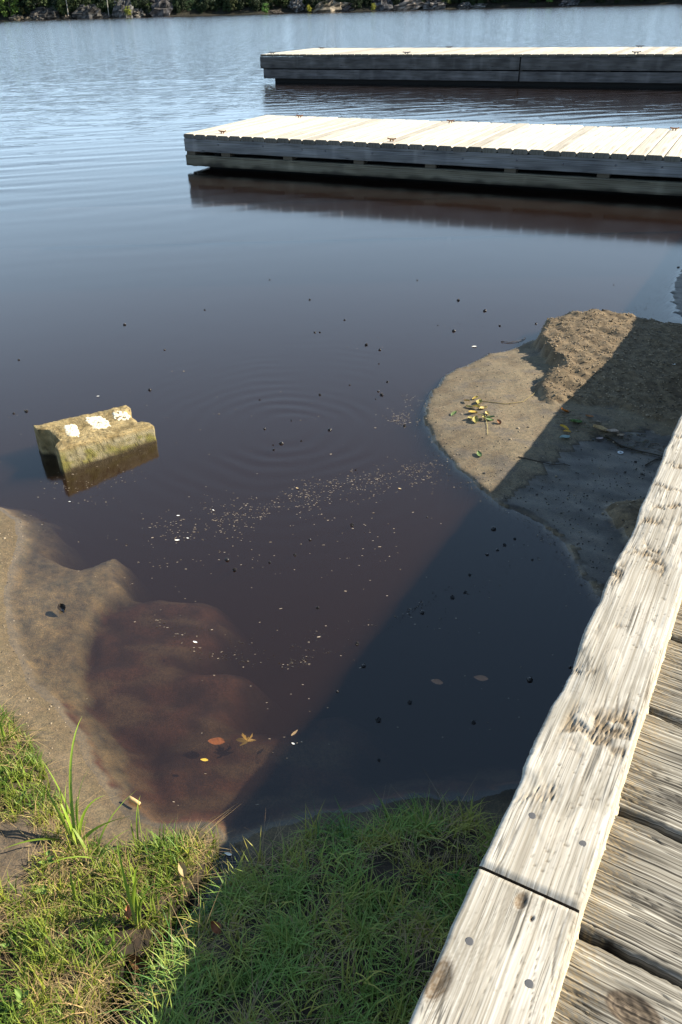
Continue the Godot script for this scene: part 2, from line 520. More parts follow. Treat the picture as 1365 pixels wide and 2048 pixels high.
func axis_lines(lo: float, hi: float, step: float, far_lo: float, far_hi: float, grow: float) -> PackedFloat32Array:
	var left := PackedFloat32Array()
	var p := lo
	var s := step
	while p > far_lo:
		s *= grow
		p -= s
		left.append(maxf(p, far_lo))
	left.reverse()
	var out := left
	p = lo
	while p < hi:
		out.append(p)
		p += step
	s = step
	while p < far_hi:
		out.append(p)
		p += s
		s *= grow
	out.append(far_hi)
	return out

func make_bed() -> void:
	var xs := axis_lines(-1.75, 1.85, 0.0135, -420.0, 420.0, 1.3)
	var zs := axis_lines(-4.3, 0.0, 0.0135, -420.0, 60.0, 1.3)
	var nx := xs.size()
	var nz := zs.size()
	var v := PackedVector3Array()
	var col := PackedColorArray()
	v.resize(nx * nz)
	col.resize(nx * nz)
	var kind := PackedByteArray()
	kind.resize(nx * nz)
	for j in nz:
		for i in nx:
			var x := xs[i]
			var z := zs[j]
			var b := bed(x, z)
			var k := j * nx + i
			v[k] = Vector3(x, b.x, z)
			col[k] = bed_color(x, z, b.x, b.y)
			kind[k] = int(b.y)
	var idx := grid_index(nx, nz)
	var dry := PackedInt32Array()
	var wet := PackedInt32Array()
	for k in range(0, idx.size(), 3):
		var w := kind[idx[k]]
		var low := v[idx[k]].y
		if w == 6 or (w == 3 and low < 0.003):
			wet.append_array(PackedInt32Array([idx[k], idx[k + 1], idx[k + 2]]))
		else:
			dry.append_array(PackedInt32Array([idx[k], idx[k + 1], idx[k + 2]]))
	var full := indexed(v, idx, col)
	var arr := full.surface_get_arrays(0)
	var m := ArrayMesh.new()
	for part in [dry, wet]:
		arr[Mesh.ARRAY_INDEX] = part
		m.add_surface_from_arrays(Mesh.PRIMITIVE_TRIANGLES, arr)
	m.surface_set_material(0, M.ground)
	m.surface_set_material(1, M.wet)
	var o := put("ground", m, null)
	tag(o, "sandy shore, mud spit and brown lake bed of the cove", "", "", "structure")

# ---------------------------------------------------------------- water
func wave(x: float, z: float) -> float:
	var p := Vector2(x, z)
	var h := 0.0
	# rings spreading from one spot in the cove
	var c := Vector2(-0.181, -2.534)
	var r := p.distance_to(c)
	h += 0.0007 * sin(r * 88.0 + 2.5 * noise_b.get_noise_2d(x * 3, z * 3)) * (0.45 + 0.9 * noise_b.get_noise_2d(x * 2.5 + 20, z * 2.5) + 0.35 * sm(0.1, -0.3, (c.y - z))) * exp(-r * 3.0) * sm(0.03, 0.1, r)
	h += 0.00012 * noise_b.get_noise_2d(x * 4, z * 4)
	# long low ripples running in from the open lake
	var d := -z - 0.25 * x
	var a := sm(3.6, 9.0, d) * 0.0022 * (0.55 + 0.45 * noise_b.get_noise_2d(x * 0.5, z * 0.5))
	var lee := sm(-1.4, -3.0, x + (z + 8.0) * 0.1)
	a *= lerpf(0.35, 1.0, maxf(lee, sm(8.5, 11.0, d)))
	var w := noise_b.get_noise_2d(x * 0.35 + 30, z * 0.9) * 2.4
	h += a * (sin(d * 16.0 + x * 1.2 + w) + 0.6 * sin(d * 24.5 - x * 2.1 + w * 1.7))
	h += a * 0.5 * noise_a.get_noise_2d(x * 1.6, d * 9.0)
	return h

func make_water() -> void:
	var xs := axis_lines(-7.0, -1.0, 0.055, -400.0, -1.0, 1.35)
	xs.append_array(axis_lines(-0.986, 0.8, 0.014, -0.986, 0.8, 1.3))
	xs.append_array(axis_lines(0.84, 8.0, 0.055, 0.84, 400.0, 1.35))
	var zs := axis_lines(-19.0, -3.6, 0.045, -330.0, -3.6, 1.3)
	zs.append_array(axis_lines(-3.588, -1.4, 0.012, -3.588, -1.4, 1.3))
	zs.append_array(axis_lines(-1.36, -0.2, 0.045, -1.36, 3.0, 1.3))
	var nx := xs.size()
	var nz := zs.size()
	var v := PackedVector3Array()
	var uv := PackedVector2Array()
	v.resize(nx * nz)
	uv.resize(nx * nz)
	for j in nz:
		for i in nx:
			var x := xs[i]
			var z := zs[j]
			var inside := z > -19.5 and absf(x) < 8.5
			v[j * nx + i] = Vector3(x, wave(x, z) if inside else 0.0, z)
			uv[j * nx + i] = Vector2(x * 0.22, z * 0.42)
	var idx := grid_index(nx, nz)
	var sets := [PackedInt32Array(), PackedInt32Array(), PackedInt32Array(), PackedInt32Array()]
	rng.seed = 77
	for k in range(0, idx.size(), 6):
		var p := v[idx[k]]
		var d := -p.z - 0.25 * p.x + noise_b.get_noise_2d(p.x * 0.7, p.z * 1.6) * 4.0 + rng.randf_range(-0.5, 0.5)
		var w := 0
		if d > 12.0:
			w = 1
		if d > 15.5:
			w = 2
		if d > 26.0:
			w = 3
		for q in 6:
			sets[w].append(idx[k + q])
	var full := indexed(v, idx, PackedColorArray(), uv)
	var arr := full.surface_get_arrays(0)
	var m := ArrayMesh.new()
	var mats := []
	for w in 4:
		arr[Mesh.ARRAY_INDEX] = sets[w]
		m.add_surface_from_arrays(Mesh.PRIMITIVE_TRIANGLES, arr)
		m.surface_set_material(w, M.water if w == 0 else M["water_%d" % (w - 1)])
	var o := put("water", m, null)
	tag(o, "calm brown lake water reflecting the blue sky", "", "", "structure")
	var fog := FogVolume.new()
	fog.name = numbered("murky_water")
	fog.shape = RenderingServer.FOG_VOLUME_SHAPE_BOX
	fog.size = Vector3(620, 3.6, 7.298)
	fog.position = Vector3(0, -1.8 - 0.003, -0.65)
	var fm := FogMaterial.new()
	fm.albedo = Color(0.064, 0.031, 0.0185).linear_to_srgb()
	fm.density = 11.0
	fog.material = fm
	add_child(fog)
	tag(fog, "tea coloured murk under the surface of the cove", "", "", "structure")
	# the water clears towards the open lake
	var from := 4.3
	for step in [[5.2, 0.82], [6.4, 0.66], [200.0, 0.5]]:
		var f2: FogVolume = fog.duplicate()
		f2.name = numbered("murky_water")
		f2.size = Vector3(620, 3.6, step[0] - from)
		f2.position = Vector3(0, -1.803, -(from + step[0]) * 0.5 - 0.002)
		var m2: FogMaterial = fm.duplicate()
		m2.albedo = Color(0.064 * step[1] * 0.94, 0.031 * step[1] * 1.03, 0.0185 * step[1] * 1.12).linear_to_srgb()
		f2.material = m2
		add_child(f2)
		tag(f2, "dark clearer water of the open lake, %s" % ["just past the sand spit", "before the near dock", "from the near dock outwards"][int(step[0] > 5.3) + int(step[0] > 7.0)], "", "", "structure")
		from = step[0]

# ---------------------------------------------------------------- weathered wood
# grain at (a across, l along) in metres; knots are Vector3(a, l, radius)
func grain(a: float, l: float, sd_: float, knots: Array) -> Vector2:
	var psi := a + noise_b.get_noise_2d(a * 6 + sd_, l * 2.2 + sd_) * 0.006
	var rings := 0.0
	var deep := 0.0
	for k in knots:
		var da: float = a - k.x
		var dl: float = (l - k.y) * 0.62
		var r := sqrt(da * da + dl * dl)
		if r < k.z * 6.0:
			if r > k.z:
				psi -= da * k.z * k.z / (r * r)
			else:
				rings = 1.0 - sm(k.z * 0.8, k.z, r)
				deep = maxf(deep, 1.0 - r / k.z)
	var g := noise_a.get_noise_2d(psi * 620.0 + sd_ * 3.0, l * 2.0) * 0.6 + noise_a.get_noise_2d(psi * 230.0 + sd_, l * 1.2) * 0.6
	if rings > 0.0:
		g = lerpf(g, noise_a.get_noise_2d(deep * 11.0 + sd_, sd_ + atan2(l, a) * 0.3) * 1.2, rings)
	return Vector2(g, deep)

func pier_timber(l0: float, l1: float, style: int, knots: Array) -> ArrayMesh:
	# cross-section from the foot of the left face over the top to the foot of the right face; q across, s along
	var qL := -0.1575
	var qR := -0.036
	var top := 0.372
	var foot := 0.285
	var ring := []   # (q, y, normal q, normal y, a)
	var rl := 0.007
	var n_side := 12
	for k in n_side:
		var t := float(k) / n_side
		ring.append([qL, lerpf(0.19, top - rl, t), -1.0, 0.0, -0.18 * (1 - t) - rl])
	for k in 6:
		var an := PI / 2 * (k + 0.5) / 6
		ring.append([qL + rl - cos(an) * rl, top - rl + sin(an) * rl, -cos(an), sin(an), -rl + rl * an])
	var n_top := 78
	for k in n_top + 1:
		var t := float(k) / n_top
		ring.append([lerpf(qL + rl, qR - 0.005, t), top, 0.0, 1.0, rl + t * 0.105])
	for k in 4:
		var an := PI / 2 * (k + 0.5) / 4
		ring.append([qR - 0.005 + sin(an) * 0.005, top - 0.005 + cos(an) * 0.005, sin(an), cos(an), 0.118 + 0.005 * an])
	for k in 9:
		var t := (k + 1) / 9.0
		ring.append([qR, lerpf(top - 0.005, 0.2, t), 1.0, 0.0, 0.127 + t * 0.16])
	var nr := ring.size()
	var len_ := l1 - l0
	var rows := int(minf(620.0, len_ / 0.0026)) if l1 < 2.6 else int(len_ / 0.02)
	var v := PackedVector3Array()
	var col := PackedColorArray()
	v.resize(nr * rows)
	col.resize(nr * rows)
	var sseed := 11.0 + style * 17.0
	# rotten bands across the grain: place along, slant, half width, strength, from a, to a
	var rot := [[0.872, 0.5, 0.022, 1.0, 0.02, 0.12], [0.836, 0.4, 0.013, 0.9, 0.05, 0.125], [0.735, 0.45, 0.006, 0.8, -0.01, 0.06], [0.985, 0.2, 0.006, 0.6, -0.02, 0.05], [1.262, 0.2, 0.02, 0.9, -0.05, 0.03], [1.325, -1.0, 0.018, 1.0, 0.025, 0.09], [1.352, 0.2, 0.006, 0.9, 0.0, 0.075], [1.47, 0.3, 0.008, 0.8, 0.0, 0.09], [1.535, 0.4, 0.006, 0.9, 0.02, 0.1], [1.60, -0.3, 0.005, 0.7, -0.02, 0.12], [1.72, 0.2, 0.006, 0.9, 0.0, 0.12], [1.86, 0.1, 0.006, 0.8, 0.0, 0.12], [2.05, 0.2, 0.008, 0.8, 0.0, 0.12], [1.11, 0.5, 0.005, 0.6, 0.01, 0.06]]
	for j in rows:
		var t := float(j) / (rows - 1)
		var s := l0 + len_ * t
		var worn := 1.0 if style == 1 else 0.0
		# how much of the outer edge has rotted away here
		var bite := worn * (0.002 * sm(-0.2, 0.5, noise_b.get_noise_1d(s * 9.0)) + 0.004 * exp(-pow((s - 0.965) / 0.05, 2.0)) + 0.004 * exp(-pow((s - 1.17) / 0.04, 2.0)) + 0.006 * exp(-pow((s - 1.42) / 0.08, 2.0)) + 0.002 * sm(0.0, 0.5, noise_b.get_noise_1d(s * 4.0 + 50)) + 0.0005 * noise_a.get_noise_1d(s * 130))
		bite += 0.0015 * noise_b.get_noise_1d(s * 12 + sseed)
		var ends := minf(s - l0, l1 - s)
		for i in nr:
			var c: Array = ring[i]
			var a: float = c[4]
			var g2 := grain(a, s, sseed, knots)
			var g := g2.x
			var up: float = c[3]
			var dep := 0.00022 * g
			var lowf := noise_b.get_noise_2d(a * 12 + sseed, s * 5)
			var tone := 0.5 + 0.55 * g + 0.5 * lowf
			var cc := mixc(Color(0.30, 0.287, 0.255), Color(0.545, 0.53, 0.49), tone)
			# long drying cracks along the grain
			var ck := noise_b.get_noise_2d(a * 42.0 + noise_b.get_noise_2d(a * 9, s * 4) * 0.4 + sseed * 5, s * 0.9)
			var crack := (1.0 - sm(0.01, 0.075, absf(ck))) * sm(0.05, 0.3, noise_b.get_noise_2d(a * 8 + 70, s * 2.5 + sseed))
			dep -= 0.0007 * crack
			cc = mixc(cc, Color(0.07, 0.058, 0.045), crack * 0.75)
			# grey bleached areas
			cc = mixc(cc, Color(0.44, 0.43, 0.40), 0.5 * sm(0.1, 0.5, noise_b.get_noise_2d(a * 10 + 80, s * 3 + sseed)))
			if worn > 0.0:
				# rotten cross-breaks: bands of broken blocks across the grain
				var pit := 0.0
				for rb in rot:
					var off: float = s - rb[0] - rb[1] * (a - 0.06) - 0.012 * noise_b.get_noise_2d(a * 30, s * 14) - 0.008 * noise_a.get_noise_1d(a * 190.0 + rb[0] * 50)
					pit = maxf(pit, rb[3] * exp(-pow(off / (rb[2] * 1.5), 2.0)) * sm(rb[4], rb[4] + 0.014, a) * sm(rb[5], rb[5] - 0.014, a))
				pit *= sm(-0.5, 0.1, noise_b.get_noise_2d(a * 26 + 20, s * 26))
				var blocks := 0.6 * cell.get_noise_2d(a * 380.0, s * 60.0) + 0.6 * noise_a.get_noise_2d(a * 300.0, s * 40.0)
				dep -= pit * (0.0018 + 0.003 * maxf(0, blocks + 0.4))
				cc = mixc(cc, mixc(Color(0.05, 0.038, 0.026), Color(0.36, 0.28, 0.18), 0.42 + 0.8 * blocks + 0.3 * g), pit * 0.9)
				# thin ragged tears
				var tear := sm(0.66, 0.82, noise_a.get_noise_2d(a * 28.0 + 60, s * 70.0 + a * 30.0)) * sm(-0.1, 0.25, noise_b.get_noise_2d(a * 7, s * 6 + 33))
				dep -= 0.0010 * tear
				cc = mixc(cc, Color(0.12, 0.10, 0.075), tear * 0.6)
				# pale flaked scars
				var scar := sm(0.3, 0.45, noise_b.get_noise_2d(a * 14 + 44, s * 7 + 12))
				cc = mixc(cc, Color(0.62, 0.60, 0.55), scar * 0.3)
				dep += scar * 0.0008
			if g2.y > 0.0:
				dep -= 0.0035 * sm(0.1, 0.8, g2.y)
				cc = mixc(cc, Color(0.16, 0.12, 0.08), 0.75 * sm(0.02, 0.4, g2.y) + 0.4 * maxf(0, -g))
			# small dark specks
			var sp := sm(0.68, 0.8, noise_a.get_noise_2d(a * 90 + 5, s * 60 + 7))
			cc = mixc(cc, Color(0.12, 0.1, 0.075), sp * 0.3)
			if c[3] < 0.5:
				dep *= 0.35
			var q: float = c[0] + c[2] * dep
			var y: float = c[1] + up * dep
			if c[2] < -0.001 or c[0] < qL + 0.03:
				var share := 1.0 - sm(qL + rl, qL + 0.032, c[0])
				q += bite * share
				y -= bite * 0.35 * share * up
			# worn arrises at the sawn ends
			y -= 0.004 * (1.0 - sm(0.0, 0.006, ends)) * up
			v[j * nr + i] = Vector3(q, y, -s)
			col[j * nr + i] = cc
	var idx := PackedInt32Array()
	for j in rows - 1:
		for i in nr - 1:
			var a := j * nr + i
			idx.append_array(PackedInt32Array([a, a + nr, a + nr + 1, a, a + nr + 1, a + 1]))
	for e in [0, (rows - 1) * nr]:
		var b := v.size()
		for i in nr:
			v.append(v[e + i])
			col.append(Color(0.1, 0.08, 0.06))
		for i in range(1, nr - 1):
			idx.append_array(PackedInt32Array([b, b + i, b + i + 1] if e == 0 else [b, b + i + 1, b + i]))
	return indexed(v, idx, col)

# a deck plank: x along its length (grain), z across, top at y = 0
func plank_mesh(length: float, width: float, seed_: float, fine: bool, knots: Array, tone_shift := 0.0) -> ArrayMesh:
	var us := PackedFloat32Array()
	if fine:
		var p := 0.0
		var st := 0.0035
		while p < length:
			us.append(p)
			p += st
			if p > 0.42:
				st *= 1.25
		us.append(length)
	else:
		for k in 5:
			us.append(length * k / 4.0)
	var ring := []
	var th := 0.04
	ring.append([-width / 2, -th, -1.0, 0.0])
	ring.append([-width / 2, -0.02, -1.0, 0.0])
	ring.append([-width / 2, -0.008, -1.0, 0.0])
	ring.append([-width / 2 + 0.0007, -0.0035, -0.8, 0.5])
	ring.append([-width / 2 + 0.003, -0.0008, -0.4, 0.9])
	var n := 130 if fine else 8
	for k in n + 1:
		ring.append([lerpf(-width / 2 + 0.0055, width / 2 - 0.0055, float(k) / n), 0.0, 0.0, 1.0])
	ring.append([width / 2 - 0.003, -0.0008, 0.4, 0.9])
	ring.append([width / 2 - 0.0007, -0.0035, 0.8, 0.5])
	ring.append([width / 2, -0.008, 1.0, 0.0])
	ring.append([width / 2, -0.02, 1.0, 0.0])
	ring.append([width / 2, -th, 1.0, 0.0])
	var nr := ring.size()
	var rows := us.size()
	var v := PackedVector3Array()
	var col := PackedColorArray()
	for j in rows:
		var l := us[j]
		var edge_l := 0.004 * noise_b.get_noise_1d(l * 9 + seed_ * 7) + 0.0012 * noise_a.get_noise_1d(l * 60 + seed_)
		var edge_r := 0.004 * noise_b.get_noise_1d(l * 8 + seed_ * 13 + 40) + 0.0012 * noise_a.get_noise_1d(l * 60 + seed_ + 9)
		for i in nr:
			var c: Array = ring[i]
			var a: float = c[0]
			var g2 := grain(a, l, seed_, knots)
			var g := g2.x
			var lowf := noise_b.get_noise_2d(a * 14 + seed_, l * 4 + seed_)
			var streak := noise_a.get_noise_2d(a * 60 + seed_ * 2, l * 1.5)
			var tone := 0.66 + 0.14 * g + 0.42 * lowf + 0.16 * streak + tone_shift
			# the end by the kerb is dirtier and greyer
			tone -= 0.22 * (1.0 - sm(0.01, 0.16, l + lowf * 0.06))
			var cc := mixc(Color(0.095, 0.093, 0.088), Color(0.52, 0.505, 0.455), tone)
			var ck := noise_b.get_noise_2d((a + noise_b.get_noise_2d(a * 6 + seed_, l * 2.2 + seed_) * 0.01) * 55.0 + seed_ * 5, l * 1.6)
			var crack := (1.0 - sm(0.0, 0.07, absf(ck))) * sm(-0.05, 0.2, noise_b.get_noise_2d(a * 11 + seed_, l * 5))
			var dep := 0.0002 * g - 0.002 * crack
			cc = mixc(cc, Color(0.02, 0.017, 0.014), crack * 0.92)
			if g2.y > 0.0:
				dep -= 0.005 * sm(0.05, 0.5, g2.y) * (0.8 + 0.25 * noise_a.get_noise_2d(a * 60, l * 60)) * sm(-0.02, 0.02, 0.012 - (l - 0.09))
				cc = mixc(cc, mixc(Color(0.07, 0.05, 0.036), Color(0.24, 0.19, 0.14), 0.5 + 0.7 * sin(g2.y * 26.0) * 0.6 + 0.5 * noise_a.get_noise_2d(a * 90, l * 90)), 0.9 * sm(0.02, 0.2, g2.y))
			# sand caught beside the kerb
			var sand := sm(0.1, 0.5, noise_a.get_noise_2d(a * 240, l * 240) * 0.5 + 0.45 - l * 9.0)
			cc = mixc(cc, Color(0.42, 0.33, 0.2), sand * 0.75)
			dep = lerpf(dep, 0.0004, sand * 0.6)
			var z: float = a + c[2] * dep + (edge_l if a < 0 else edge_r) * sm(0.6, 1.0, absf(a) / (width / 2))
			v.append(Vector3(l, c[1] + c[3] * dep, z))
			col.append(cc)
	var idx := PackedInt32Array()
	for j in rows - 1:
		for i in nr - 1:
			var a := j * nr + i
			idx.append_array(PackedInt32Array([a, a + nr + 1, a + nr, a, a + 1, a + nr + 1]))
	return indexed(v, idx, col)

func make_pier() -> void:
	var p := thing("boardwalk", Vector3.ZERO, "low weathered timber boardwalk with a bleached kerb beam along its water side", "boardwalk")
	p.rotation.y = PIER_TURN
	var near := put("kerb_timber", pier_timber(-0.9, 0.587, 0, [Vector3(0.0575, 0.568, 0.009), Vector3(0.008, 0.441, 0.02), Vector3(0.074, 0.553, 0.003), Vector3(0.06, 0.40, 0.003)]), M.wood, p)
	tag(near, "smoother near kerb timber with a hollow knot at its edge")
	var far := put("kerb_timber", pier_timber(0.591, 2.55, 1, []), M.wood, p)
	tag(far, "rotten far kerb timber with broken bands across its grain")
	put("kerb_timber", pier_timber(2.554, 9.0, 2, []), M.wood, p)
	# spikes driven into the kerb timbers
	var spike := lathe([Vector2(0.0, 0.0007), Vector2(0.0042, 0.0006), Vector2(0.0049, 0.0002), Vector2(0.005, -0.004)], 14, true)
	for s in [[-0.122, 0.685, 1], [-0.055, 0.675, 1], [-0.133, 0.495, 0], [-0.061, 0.482, 0]]:
		put("spike", spike, M.iron, far if s[2] else near, Transform3D(Basis(Vector3(1, 0, 0.2).normalized(), 0.12), Vector3(s[0], 0.372, -s[1])))
	# deck planks run a little askew to the kerb
	var edges := [0.02, 0.225, 0.425, 0.624, 0.825, 1.038, 1.238, 1.44]
	var skew := deg_to_rad(-3.0)
	for k in edges.size() - 1:
		var w: float = edges[k + 1] - edges[k] - 0.012
		var knots := []
		if k == 2:
			knots = [Vector3(-0.04, 0.088, 0.022)]
		elif k == 5:
			knots = [Vector3(0.03, 0.2, 0.008)]
		put("deck_plank", plank_mesh(1.35, w, 3.0 + k * 7.3, k > 0, knots, [0.0, 0.1, 0.16, -0.05, 0.05, 0.12, 0.06][k]), M.plank, p, Transform3D(Basis(Vector3.UP, skew), Vector3(-0.045, 0.279, -(edges[k] + edges[k + 1]) / 2)))
	var plain := [plank_mesh(1.35, 0.19, 90.0, false, []), plank_mesh(1.35, 0.19, 120.0, false, [], -0.1)]
	for k in 37:
		put("deck_plank", plain[k % 2], M.plank, p, Transform3D(Basis(Vector3.UP, skew), Vector3(-0.045, 0.279, -1.542 - k * 0.202)))
	for k in 4:
		put("deck_plank", plain[k % 2], M.plank, p, Transform3D(Basis(Vector3.UP, skew), Vector3(-0.045, 0.279, 0.085 + k * 0.202)))
	# bearers and posts below the deck
	for q in [-0.1, 0.6, 1.24]:
		put("bearer", chamfer_box(Vector3(0.09, 0.12, 9.9), 0.004, Color(0.12, 0.1, 0.08)), M.wood, p, Transform3D(Basis(), Vector3(q, 0.12 if q < 0 else 0.175, -4.05)))
	var post := lathe([Vector2(0.06, -1.4), Vector2(0.06, 0.0), Vector2(0.055, 0.115), Vector2(0.0, 0.116)], 10)
	for s in [1.6, 3.6, 5.6, 7.6]:
		for q in [0.05, 1.1]:
			put("post", post, M.bark, p, Transform3D(Basis(), Vector3(q, 0.0, -s)))
	# a drift of sand along the foot of the kerb
	var v := PackedVector3Array()
	var col := PackedColorArray()
	var rows := 420
	for j in rows:
		var s := -0.1 + 2.2 * j / (rows - 1)
		var wd := 0.005 + 0.003 * noise_b.get_noise_1d(s * 11) + 0.0008 * noise_a.get_noise_1d(s * 60)
		for i in 5:
			var t := i / 4.0
			v.append(Vector3(-0.0362 + wd * t, 0.2785 + 0.006 * (1 - t) * (1 - t) - 0.001 * t, -s))
			col.append(Color(0.46, 0.40, 0.29).lerp(Color(0.36, 0.30, 0.20), 0.5 + noise_a.get_noise_2d(s * 200, t * 60)))
	var idx := PackedInt32Array()
	for j in rows - 1:
		for i in 4:
			var a := j * 5 + i
			idx.append_array(PackedInt32Array([a, a + 5, a + 6, a, a + 6, a + 1]))
	put("sand_drift", indexed(v, idx, col), M.flake, p)

# ---------------------------------------------------------------- docks
func fascia(length: float, height: float, thick: float, a: Color, b: Color, seed_: float, stain := 0.0) -> ArrayMesh:
	# a long board: x from 0 to length, y centred, front towards -z
	var v := PackedVector3Array()
	var col := PackedColorArray()
	var nx := int(length / 0.025)
	var prof := [Vector2(0.5, 0), Vector2(0.5, -0.46), Vector2(0.46, -0.5)]
	for k in 9:
		prof.append(Vector2(lerpf(0.4, -0.4, k / 8.0), -0.5))
	prof.append_array([Vector2(-0.46, -0.5), Vector2(-0.5, -0.46), Vector2(-0.5, 0.5), Vector2(0.5, 0.5), Vector2(0.5, 0)])
	var n := prof.size()
	for j in nx + 1:
		var x := length * j / nx
		for q in prof:
			var y: float = q.x * height + 0.0025 * noise_b.get_noise_1d(x * 3 + seed_)
			v.append(Vector3(x, y, q.y * thick))
			var g := 0.45 + 0.2 * noise_a.get_noise_2d(x * 3 + seed_, y * 60) + 0.45 * noise_b.get_noise_2d(x * 2.2 + seed_, y * 5) + 0.35 * sm(0.25, 0.6, noise_b.get_noise_2d(x * 5 + seed_, 3.0))
			var c := mixc(a, b, g)
			c = mixc(c, a * 0.35, stain * sm(-0.1, -0.5, q.x + 0.35 * noise_b.get_noise_1d(x * 4 + seed_)))
			col.append(c)
	var idx := PackedInt32Array()
	for j in nx:
		for i in n - 1:
			var p := j * n + i
			idx.append_array(PackedInt32Array([p, p + n + 1, p + 1, p, p + n, p + n + 1]))
	for e in [0, nx * n]:
		for i in range(1, n - 2):
			idx.append_array(PackedInt32Array([e, e + i, e + i + 1] if e == 0 else [e, e + i + 1, e + i]))
	return indexed(v, idx, col, PackedVector2Array(), true)

func cleat_mesh() -> ArrayMesh:
	var v := PackedVector3Array()
	var idx := PackedInt32Array()
	tube([Vector3(-0.065, 0.036, 0), Vector3(-0.04, 0.028, 0), Vector3(0, 0.026, 0), Vector3(0.04, 0.028, 0), Vector3(0.065, 0.036, 0)], 0.009, 0.009, 7, v, idx)
	tube([Vector3(-0.022, 0.0, 0), Vector3(-0.018, 0.027, 0)], 0.011, 0.008, 7, v, idx)
	return tube([Vector3(0.022, 0.0, 0), Vector3(0.018, 0.027, 0)], 0.011, 0.008, 7, v, idx)

